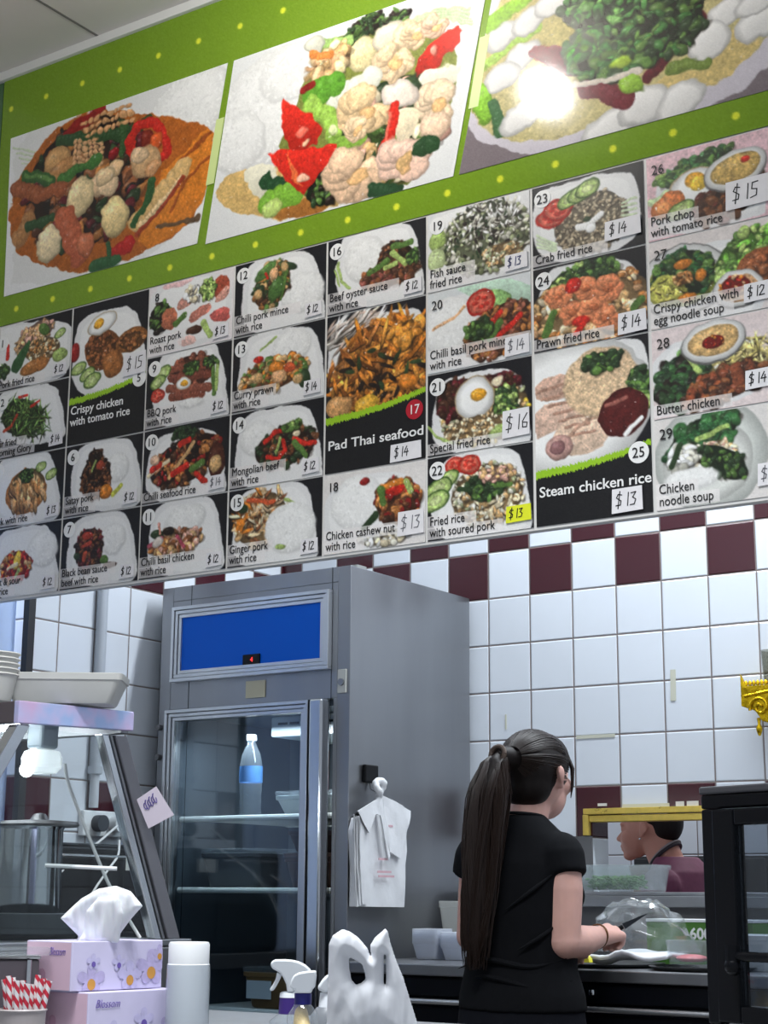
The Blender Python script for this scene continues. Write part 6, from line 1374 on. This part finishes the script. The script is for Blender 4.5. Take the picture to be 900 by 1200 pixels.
for s in (-1, 1):
    b.ball(HC + V(s * .030 + .004, .076, .010), (.016, .012, .010)); b.ball(HC + V(s * .040, .060, -.02), (.026, .03, .024))
b.caps(L(.004, -.004, 1.235), .054, HC + V(-.002, -.012, -.050), .047)
# ears
for s in (-1, 1):
    e = HC + V(s * .072, -.012, -.006); b.caps(e + V(s * .006, -.008, .018), .010, e + V(s * .002, .004, -.020), .008); b.ball(e + V(s * .012, -.010, .010), (.006, .014, .020))
rings(b, [(z, C0[0] + x, C0[1] + y, a, c) for z, x, y, a, c in ((.80, 0, 0, .120, .085), (.95, 0, 0, .118, .085), (1.05, .003, .003, .124, .094), (1.16, .003, .008, .134, .096), (1.225, .002, .0, .122, .074), (1.262, .002, -.004, .072, .054))])
# right arm, bent, forearm over the worktop
SR, ER, WR = L(.116, -.004, 1.212), L(.128, -.022, 1.022), L(.118, .180, 1.030)
b.caps(SR, .045, L(.124, -.012, 1.14), .047, 18); b.caps(L(.124, -.012, 1.14), .047, ER, .040, 18); b.caps(ER, .041, L(.124, .06, 1.020), .040, 18); b.caps(L(.124, .06, 1.020), .040, WR, .0255, 18)
SL, EL, WL = L(-.118, -.004, 1.212), L(-.150, .02, 1.03), L(-.06, .165, 1.015)
b.caps(SL, .044, EL, .037, 16); b.caps(EL, .038, WL, .025, 16)
def hand(b, W_, fwd, side, up, curl, sc=1., grip=None):
    """palm, four unequal bent fingers and a thumb from the side; axes fwd / side (thumb side) / up (back of the hand)"""
    f, s, u = (np.array(v, float) / np.linalg.norm(v) for v in (fwd, side, up))
    p = lambda a, c, d: W_ + (f * a + s * c + u * d) * sc
    b.caps(p(.0, .006, 0), .022 * sc, p(.060, .022, .004), .0135 * sc); b.caps(p(.0, -.006, 0), .022 * sc, p(.058, -.022, .002), .0125 * sc); b.caps(p(.01, 0, 0), .020 * sc, p(.062, .0, .005), .0135 * sc)
    for k, (c, ln, r) in enumerate(((.026, .066, .0082), (.0085, .072, .0085), (-.0095, .067, .0080), (-.026, .052, .0070))):
        a0 = np.array([.062 - .004 * (k == 3), c, .003]); P = [a0]; ang = 0
        for j, q in enumerate((.44, .31, .25)):
            ang += curl[k][j]; P.append(P[-1] + np.array([math.cos(ang), 0, -math.sin(ang)]) * ln * q)
        chain(b, [p(.045, c * .9, .002)] + [p(*x) for x in P], [r * 1.1 * sc, r * 1.05 * sc, r * sc, r * .95 * sc, r * .85 * sc])
    T = [p(.012, .020, -.006), p(.038, .040, -.014), p(.062, .044, -.020), p(.082, .036, -.024)]
    chain(b, T, [.013 * sc, .0105 * sc, .0095 * sc, .0080 * sc])
hand(b, L(.119, .192, 1.032), (.06, .985, .10), (-.90, 0, .35), (.38, -.05, .92), [(.15, .25, .15), (.9, 1.2, .8), (1.0, 1.3, .8), (1.05, 1.3, .8)])
hand(b, L(-.045, .178, 1.014), (.55, .80, -.05), (.75, -.5, .2), (-.1, 0, .98), [(.3, .5, .3), (.4, .6, .4), (.5, .6, .4), (.6, .6, .4)])
# legs
for s in (-1, 1):
    b.caps(L(s * .070, 0, .80), .070, L(s * .08, -.005, .47), .050); b.caps(L(s * .08, -.005, .47), .052, L(s * .08, -.02, .07), .034); b.caps(L(s * .08, -.03, .035), .03, L(s * .085, .12, .025), .024)
body = blob(b, 'body', SKIN, wm, voxel=.0048, smooth=4)
# hair: cap, then the long ponytail
h = MB()
h.ball(HC + V(-.002, -.016, .024), (.079, .090, .092), 24, 16); h.ball(HC + V(-.002, .030, .042), (.073, .070, .070), 20, 14); h.ball(HC + V(-.002, -.040, -.020), (.066, .056, .060), 16, 12); h.caps(HC + V(0, -.075, .04), .035, L(0, -.078, 1.452), .026)
hair = blob(h, 'hair', HAIR, wm, voxel=.006, smooth=5)
st = MB(); rg = random.Random(2)
for k in range(330):
    # combed strands from the hairline back to the tie
    a = rg.uniform(-1.0, 3.9); t0 = V(.077 * math.cos(a), 0, .085 * math.sin(a))
    y0 = rg.uniform(.0, .055); n = 9; P = []
    for i in range(n):
        t = i / (n - 1); yy = y0 * (1 - t) + (-.112) * t; k_ = math.sqrt(max(0.05, 1 - ((yy + .012) / .112) ** 2))
        P.append(HC + V(-.002, yy, .024) + t0 * k_ * 1.055 * (1 - .25 * t * t) + V(0, 0, .012 * t))
    st.tube(P, [.0012] * (n - 1) + [.0006], 4, cap=False)
st.build('hair_strands', mat('hair_sheen', (36, 26, 22), .42, spec=.3), wm, hair)
tb = L(-.002, -.088, 1.458)
MB().tube([tb + V(.019 * math.cos(t), -.010 + .006 * math.sin(t), .019 * math.sin(t)) for t in np.linspace(0, 2 * PI, 16)], .006, 8).build('hair_tie', mat('hair_tie_beige', (84, 68, 58), .6), wm, hair)
PT = [tb, L(.0, -.114, 1.436), L(.0, -.136, 1.37), L(-.012, -.146, 1.26), L(-.022, -.146, 1.14), L(-.034, -.142, 1.04), L(-.042, -.136, .970)]
WD = [.020, .030, .042, .047, .041, .032, .020]
pt = MB()
def pathp(t):
    x = t * (len(PT) - 1); i = min(int(x), len(PT) - 2); f = x - i; return PT[i] * (1 - f) + PT[i + 1] * f, WD[i] * (1 - f) + WD[i + 1] * f
for i in range(len(PT) - 1): 
    pt.caps(PT[i], WD[i] * .62, PT[i + 1], WD[i + 1] * .62 if i < len(PT) - 2 else .012, 12)
pt2 = blob(pt, 'ponytail', HAIR, wm, hair, voxel=.007, smooth=6)
ps = MB()
for k in range(520):
    q = rg.uniform(-1, 1); w = rg.uniform(-1, 1) * .8; end = rg.uniform(.86, 1.03); ph = rg.uniform(0, 6.28); P = []
    for i in range(13):
        t = end * i / 12; c_, wd = pathp(min(1, t)); 
        if t > 1: c_ = c_ + V(0, 0, -(t - 1) * .5)
        fl = .15 + .85 * min(1, t * 3); wob = .004 * math.sin(6 * t + ph)
        side = q * wd * fl * (1.05 - .30 * max(0, t - .7) / .3) + wob * 1.6 + .010 * math.sin(9 * q + 5 * t)
        dep = math.sqrt(max(0, 1 - q * q)) * wd * .68 * fl * (1 if w > -.4 else w)
        P.append(c_ + V(.83, .35, 0) * side * 1.12 + V(.25, -.97, 0) * (dep + .006 * math.sin(14 * q) * fl))
    ps.tube(P, [.0015] * 10 + [.0014, .001, .0005], 4, cap=False)
ps.build('ponytail_strands', mat('hair_sheen', (36, 26, 22), .42, spec=.3), wm, pt2)
# a loose strand by the temple
MB().tube([HC + V(.050, .070, .06), HC + V(.070, .060, .02), HC + V(.068, .062, -.02), HC + V(.062, .064, -.05)], [.004, .006, .004, .001], 6).build('loose_strand', mat('hair_sheen', (36, 26, 22), .42, spec=.3), wm, hair)
# tee shirt
t = MB()
rings(t, [(.862, .002, 0, .163, .119), (.900, .002, 0, .159, .116), (.96, .0, .0, .142, .107), (1.02, .003, .002, .140, .108), (1.08, .004, .005, .143, .113), (1.15, .004, .010, .148, .116), (1.20, .003, .006, .146, .106), (1.240, .002, .0, .138, .088), (1.270, .003, -.006, .116, .074), (1.298, .006, -.008, .082, .064), (1.316, .008, -.008, .060, .057)], 36)
for s in (-1, 1): t.ball(L(s * .062, .088, 1.128), (.060, .062, .058), 16, 12)
t.v = [tuple(np.array(p) + (C0 if abs(p[0]) < 1 else 0)) for p in t.v]
t.ball(L(.112, -.004, 1.222), (.058, .058, .055), 16, 12); t.tube([L(.112, -.004, 1.222), L(.1235, -.010, 1.172)], [.0595, .0575], 24)
t.ball(L(-.112, -.004, 1.222), (.058, .058, .055), 16, 12); t.tube([L(-.112, -.004, 1.222), L(-.132, .006, 1.172)], [.0595, .0565], 24)
tee = blob(t, 'tee_shirt', TEE, wm, voxel=.006, smooth=4)
cl_ = MB().tube([L(.008 + .0575 * math.cos(a), -.008 + .0545 * math.sin(a), 1.314 - .006 * math.sin(a)) for a in np.linspace(0, 2 * PI, 30)], 0.0042, 8); cl_.build('neck_band', TEE, wm, tee)
# creases at waist and shoulder as raised folds
fo = MB()
for P, r in (([(-.13, -.075, .955), (-.03, -.118, .985), (.08, -.095, .960), (.142, -.03, .985)], .007), ([(-.14, -.05, .93), (-.02, -.124, .945), (.09, -.092, .915), (.15, -.02, .935)], .006), ([(.05, -.112, 1.00), (.10, -.088, 1.03), (.138, -.03, 1.075)], .005), ([(.02, -.114, 1.09), (.09, -.095, 1.14), (.135, -.045, 1.19)], .005)):
    Q = [L(*p) for p in P]; R_ = []
    for i in range(len(Q) - 1):
        for k in range(6): R_.append(Q[i] + (Q[i + 1] - Q[i]) * k / 6)
    R_.append(Q[-1])
    for _ in range(4): R_ = [R_[0]] + [(R_[i - 1] + R_[i] + R_[i + 1]) / 3 for i in range(1, len(R_) - 1)] + [R_[-1]]
    fo.tube(R_, [r * math.sin(PI * (i + .3) / (len(R_) - .4)) for i in range(len(R_))], 8)
fo.build('tee_creases', TEE, wm, tee)
p = MB()
rings(p, [(.74, 0, 0, .155, .110), (.82, 0, 0, .164, .118), (.88, 0, 0, .158, .112), (.93, 0, 0, .142, .100)], 30); p.v = [tuple(np.array(x) + C0) for x in p.v]
for s in (-1, 1): p.caps(L(s * .076, 0, .80), .092, L(s * .082, -.005, .47), .068); p.caps(L(s * .082, -.005, .47), .068, L(s * .082, -.018, .10), .056)
blob(p, 'trousers', TRO, wm, voxel=.008, smooth=4)
for s in (-1, 1):
    f = MB().caps(L(s * .082, -.04, .040), .040, L(s * .088, .115, .036), .036)
    blob(f, 'shoe', BLACK, wm, voxel=.006, smooth=4)
MB().tube([L(.119, .168, 1.031) + V(.028 * math.cos(a), 0.004 * math.sin(a), .0285 * math.sin(a)) for a in np.linspace(0, 2 * PI, 20)], .0024, 6).build('bracelet', mat('bronze_bracelet', (110, 78, 52), .35, .7), wm)
# knife in her hand
kh = L(.112, .262, 1.030)
kn = thing('knife', kh, 'dark kitchen knife held in the hand of the person in the black tee', 'knife')
dk_ = (atD(768, 1075, 4.12) - atD(741, 1090, 4.12)); dk_ = dk_ / np.linalg.norm(dk_); K0 = L(.116, .256, 1.040)
MB().bar(K0 - dk_ * .05, K0 + dk_ * .03, .014, .012).build('handle', BLACK, kn, bev=.003)
u_ = np.cross(dk_, _fw); u_ /= np.linalg.norm(u_)
MB().slab([K0 + dk_ * .031 + u_ * .007, K0 + dk_ * .095, K0 + dk_ * .098 - u_ * .002, K0 + dk_ * .031 - u_ * .008], _fw * .0016).build('blade', mat('dark_blade', (70, 74, 80), .3, .8), kn, smooth=False)

# ---- person in the kitchen behind the hatch, looking down to the left
K0 = V(-2.40, 5.12, 0)
def Q(x, y, z): return V(-2.44 + x, 5.12 + y, z)
kp = thing('person', V(-2.34, 5.12, 0), 'person in a maroon shirt seen in profile through the hatch', 'person')
b = MB()
b.ball(Q(0.005, 0, 1.375), (.096, .074, .094), 20, 14); b.ball(Q(-.050, 0, 1.315), (.050, .054, .062), 16, 12); b.ball(Q(-.074, 0, 1.262), (.022, .026, .018))
b.caps(Q(-.086, 0, 1.345), .009, Q(-.112, 0, 1.316), .0105); b.ball(Q(-.104, .010, 1.312), (.010, .008, .007)); b.ball(Q(-.104, -.010, 1.312), (.010, .008, .007))
b.ball(Q(-.094, 0, 1.292), (.013, .022, .0065)); b.ball(Q(-.091, 0, 1.280), (.012, .020, .0065)); b.ball(Q(-.082, 0, 1.362), (.014, .05, .010))
for s in (-1, 1):
    b.ball(Q(-.078, s * .030, 1.345), (.012, .014, .009)); b.ball(Q(-.060, s * .036, 1.318), (.026, .024, .026))
    e = Q(.012, s * .072, 1.340); b.caps(e + V(0, s * .006, .018), .010, e + V(-.006, s * .003, -.018), .008); b.ball(e + V(.008, s * .010, .006), (.013, .005, .020))
b.caps(Q(.02, 0, 1.33), .056, Q(.085, 0, 1.18), .058, 18)
bt_ = [(.80, .10, 0, .10, .15), (1.00, .11, 0, .105, .165), (1.12, .115, 0, .105, .190), (1.205, .11, 0, .085, .135), (1.25, .095, 0, .055, .075)]
rings(b, [(z, -2.44 + x, 5.12 + y, a, c) for z, x, y, a, c in bt_])
for s in (-1, 1):
    b.caps(Q(.115, s * .175, 1.13), .048, Q(.06, s * .20, .92), .040); b.caps(Q(.06, s * .20, .92), .040, Q(-.15, s * .12, .90), .027)
    hand(b, Q(-.165, s * .115, .90), (-.98, -s * .2, -.1), (-.1, -s * .9, .3), (0, 0, 1), [(.4, .5, .3)] * 4)
    b.caps(Q(.10, s * .08, .80), .09, Q(.10, s * .09, .45), .06); b.caps(Q(.10, s * .09, .45), .055, Q(.11, s * .09, .07), .038); b.caps(Q(.11, s * .09, .035), .032, Q(-.02, s * .10, .03), .028)
kb_ = blob(b, 'body', SKIN2, kp, voxel=.005, smooth=4)
h = MB().ball(Q(.030, 0, 1.405), (.090, .082, .088), 20, 14).ball(Q(.060, 0, 1.370), (.056, .070, .075), 16, 12).caps(Q(-.05, 0, 1.44), .04, Q(.06, 0, 1.45), .05)
blob(h, 'hair', HAIR, kp, voxel=.006, smooth=4)
MB().ball(Q(.004, -.084, 1.312), .004, 10, 8).build('earring', CHROME, kp)
MRN = mat('maroon_cotton', (122, 66, 92), .75, 0, .10, 40, .3, 30)
t = MB()
rings(t, [(z, -2.44 + x, 5.12 + y, a + .010, c + .010) for z, x, y, a, c in bt_[:-1]] + [(1.255, -2.44 + .092, 5.12, .068, .082)])
for s in (-1, 1): t.ball(Q(.115, s * .170, 1.155), .066); t.tube([Q(.115, s * .170, 1.155), Q(.085, s * .195, 1.01)], [.061, .056], 20)
shp = blob(t, 'shirt', MRN, kp, voxel=.006, smooth=4)
for k, (off, m_, r_) in enumerate(((0, mat('dark_collar', (48, 40, 46), .7), .0065), (.010, mat('grey_collar_stripe', (150, 140, 140), .7), .0035))):
    MB().tube([Q(.054 - .046 * math.cos(a) , .062 * math.sin(a), 1.256 + off - .042 * math.cos(a)) for a in np.linspace(0, 2 * PI, 30)], r_, 8).build('collar', m_, kp, shp)
tr = MB()
rings(tr, [(.60, -2.34, 5.12, .10, .15), (.80, -2.34, 5.12, .112, .162), (.86, -2.335, 5.12, .112, .160)])
for s in (-1, 1): tr.caps(Q(.10, s * .085, .72), .095, Q(.10, s * .09, .45), .07); tr.caps(Q(.10, s * .09, .45), .07, Q(.11, s * .09, .10), .055)
blob(tr, 'trousers', TRO, kp, voxel=.008, smooth=4)
# ---- things in the kitchen
kt = thing('kitchen_bench', (-2.5, 6.1, 0), 'dark kitchen bench behind the person in maroon, seen through the hatch', 'bench')
MB().bb(-3.5, -1.2, 5.75, 6.39, .90, .94).build('bench_top', STEELD, kt, smooth=False); MB().bb(-3.48, -1.22, 5.80, 6.38, 0, .899).build('bench_base', BLACKM, kt, smooth=False)
kr = thing('dark_cupboard', (-2.45, 6.2, .94), 'dark cupboard standing at the back of the kitchen behind the hatch', 'cupboard')
MB().bb(-2.98, -2.42, 6.10, 6.385, .941, 1.285).build('cupboard_body', mat('dark_grey_cupboard', (52, 52, 54), .5), kr, smooth=False, bev=.004)
MB().bb(-2.97, -2.705, 6.08, 6.099, .95, 1.275).build('door', mat('dark_grey_cupboard', (52, 52, 54), .5), kr, smooth=False, bev=.003); MB().bb(-2.695, -2.43, 6.08, 6.099, .95, 1.275).build('door', mat('dark_grey_cupboard', (52, 52, 54), .5), kr, smooth=False, bev=.003)
ob = thing('brown_basket', (-2.70, 5.86, .94), 'brown basket on the kitchen bench beside the profile of the person', 'basket')
bk_ = MB().lathe((-2.70, 5.86, .941), [(0, 0), (.12, 0), (.16, .28), (.165, .30), (.155, .30), (.115, .01), (0, .01)], 30).build('basket_body', mat('brown_wicker', (128, 84, 52), .7, 0, .35, 60), ob)
